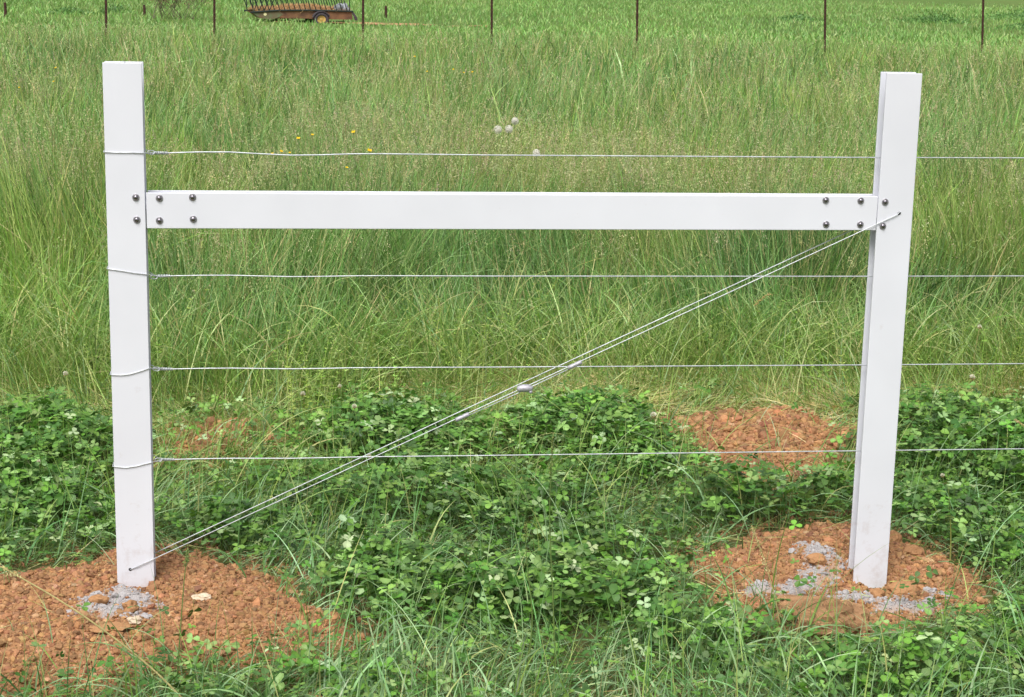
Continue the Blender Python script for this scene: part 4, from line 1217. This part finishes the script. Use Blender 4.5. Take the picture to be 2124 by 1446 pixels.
def white_clover(x, y, h, r, label, dry=False):
    t = empty('clover_flower', (x, y, float(gz(x, y)))); tag(t, label, 'clover flower', 'white clover flowers near the fence')
    top = stem_tube(t, h, 0.0013, 0.02, x * 13, stem_dry if dry else stem_m)
    acc = Acc(); n = 130
    d = rng.normal(size=(n, 3)); d[:, 2] += 0.35; d /= np.linalg.norm(d, axis=1)[:, None]
    c = np.array(top); s = np.cross(d, rng.normal(size=(n, 3))); s /= np.linalg.norm(s, axis=1)[:, None]
    b = c + d * r * 0.35; e = c + d * r * rng.uniform(0.85, 1.1, n)[:, None] + [0, 0, r * 0.1]; m = (b + e) / 2
    Vv = np.stack([b, m + s * r * 0.16, e, m - s * r * 0.16], 1).reshape(-1, 3)
    col = np.where(d[:, 2:3] < -0.25, lin(178, 150, 110)[None], lin(238, 234, 216)[None] * rng.uniform(0.85, 1.05, (n, 1)))
    acc.add(Vv, (np.arange(n) * 4)[:, None] + np.arange(4)[None], np.repeat(col, 4, 0))
    acc.build('flower_head', M['petal'], t)
CF = [(-0.38, 1.92, 0.19, 0.011, 'white clover flower above the clover left of the left post'), (-0.32, 0.87, 0.15, 0.009, 'small white clover flower deep in the clover left of the left post'),
      (3.31, 2.30, 0.28, 0.010, 'clover flower on a long straw stem right of the right post', True), (3.12, 1.76, 0.19, 0.013, 'plump white clover flower right of the right post by the third wire'),
      (2.60, 0.65, 0.13, 0.008, 'small clover flower low beside the right post near the bottom wire'), (0.49, 1.60, 0.19, 0.010, 'white clover flower left of the pair in the middle clover'),
      (0.66, 1.70, 0.19, 0.009, 'white clover flower higher of the pair left of the brace wire'), (0.71, 1.40, 0.19, 0.010, 'white clover flower lower of the pair left of the brace wire'),
      (1.73, 1.14, 0.22, 0.012, 'white clover flower at the left edge of the red clay heap'), (0.74, 0.81, 0.18, 0.008, 'cream clover flower where brace and bottom wire cross')]
for a in CF: white_clover(*a)

def stalk(pts, rad, head_from, label, group='single seed stalks in front of the fence', spread=0.006, cols=None):
    p0 = pts[0]
    t = empty('grass_stalk', p0); tag(t, label, 'grass stalk', group)
    P = [Vector(p) - Vector(p0) for p in pts]
    # resample smoothly
    Q = []
    for i in range(len(P) - 1):
        a = P[max(i - 1, 0)]; b = P[i]; c = P[i + 1]; d = P[min(i + 2, len(P) - 1)]
        for k in range(8):
            s = k / 8
            Q.append(0.5 * ((2 * b) + (c - a) * s + (2 * a - 5 * b + 4 * c - d) * s * s + (3 * b - a - 3 * c + d) * s ** 3))
    Q.append(P[-1])
    bm = bmesh.new(); bm_tube(bm, Q, rad, 6, radii=[rad * (1 - 0.55 * i / len(Q)) for i in range(len(Q))])
    bm_obj('stem', bm, stem_dry if head_from < 0.72 else stem_m, t, True)
    acc = Acc(); n = 130
    u = head_from + (1 - head_from) * rng.random(n); idx = np.clip((u * (len(Q) - 1)), 0, len(Q) - 1.001)
    Qa = np.array([q[:] for q in Q]); i0 = idx.astype(int); f = (idx - i0)[:, None]
    C0 = Qa[i0] * (1 - f) + Qa[i0 + 1] * f
    C0 = C0 + rng.normal(size=(n, 3)) * spread * (1.15 - (u - head_from) / (1 - head_from))[:, None] * 0.6
    flakes(C0, rng.uniform(0.006, 0.011, n), 0.36, pick(cols or [lin(214, 198, 150), lin(196, 182, 128), lin(180, 176, 120)], n), acc)
    acc.build('seed_head', M['dry'], t)
stalk([(0.28, -0.86, 0.0), (0.16, -0.84, 0.13), (0.0, -0.82, 0.26), (-0.16, -0.79, 0.355), (-0.24, -0.77, 0.39)], 0.0028, 0.70, 'long straw stalk leaning left in the bottom left corner')
stalk([(2.62, -0.05, 0.0), (2.66, -0.07, 0.15), (2.66, -0.05, 0.30), (2.58, -0.02, 0.43), (2.53, 0.0, 0.47)], 0.0022, 0.62, 'tall seed stalk bending left at the right of the right mound', spread=0.007)
stalk([(1.76, -0.42, 0.0), (1.74, -0.41, 0.10), (1.71, -0.39, 0.20), (1.68, -0.36, 0.285)], 0.0018, 0.55, 'pale seed stalk at the left front of the right mound')
stalk([(1.13, -0.62, 0.0), (1.12, -0.60, 0.2), (1.11, -0.58, 0.4), (1.115, -0.57, 0.60)], 0.0022, 0.80, 'tall dark upright stalk in the middle of the foreground', cols=[lin(120, 140, 80), lin(140, 150, 90)])
stalk([(1.06, -0.62, 0.0), (1.07, -0.60, 0.14), (1.055, -0.585, 0.28), (1.05, -0.58, 0.38)], 0.0020, 0.82, 'shorter dark upright stalk left of the tall middle one', cols=[lin(120, 140, 80), lin(140, 150, 90)])
stalk([(0.20, -0.60, 0.0), (0.21, -0.60, 0.12), (0.22, -0.58, 0.24), (0.23, -0.57, 0.32)], 0.0019, 0.80, 'upright green stalk over the left clay mound', cols=[lin(140, 156, 96)])
stalk([(2.62, 2.62, 0.0), (2.60, 2.5, 0.22), (2.52, 2.42, 0.34), (2.44, 2.38, 0.37), (2.37, 2.35, 0.33)], 0.0020, 0.72, 'drooping tan seed head at the meadow edge left of the right post', cols=[lin(214, 188, 130)])
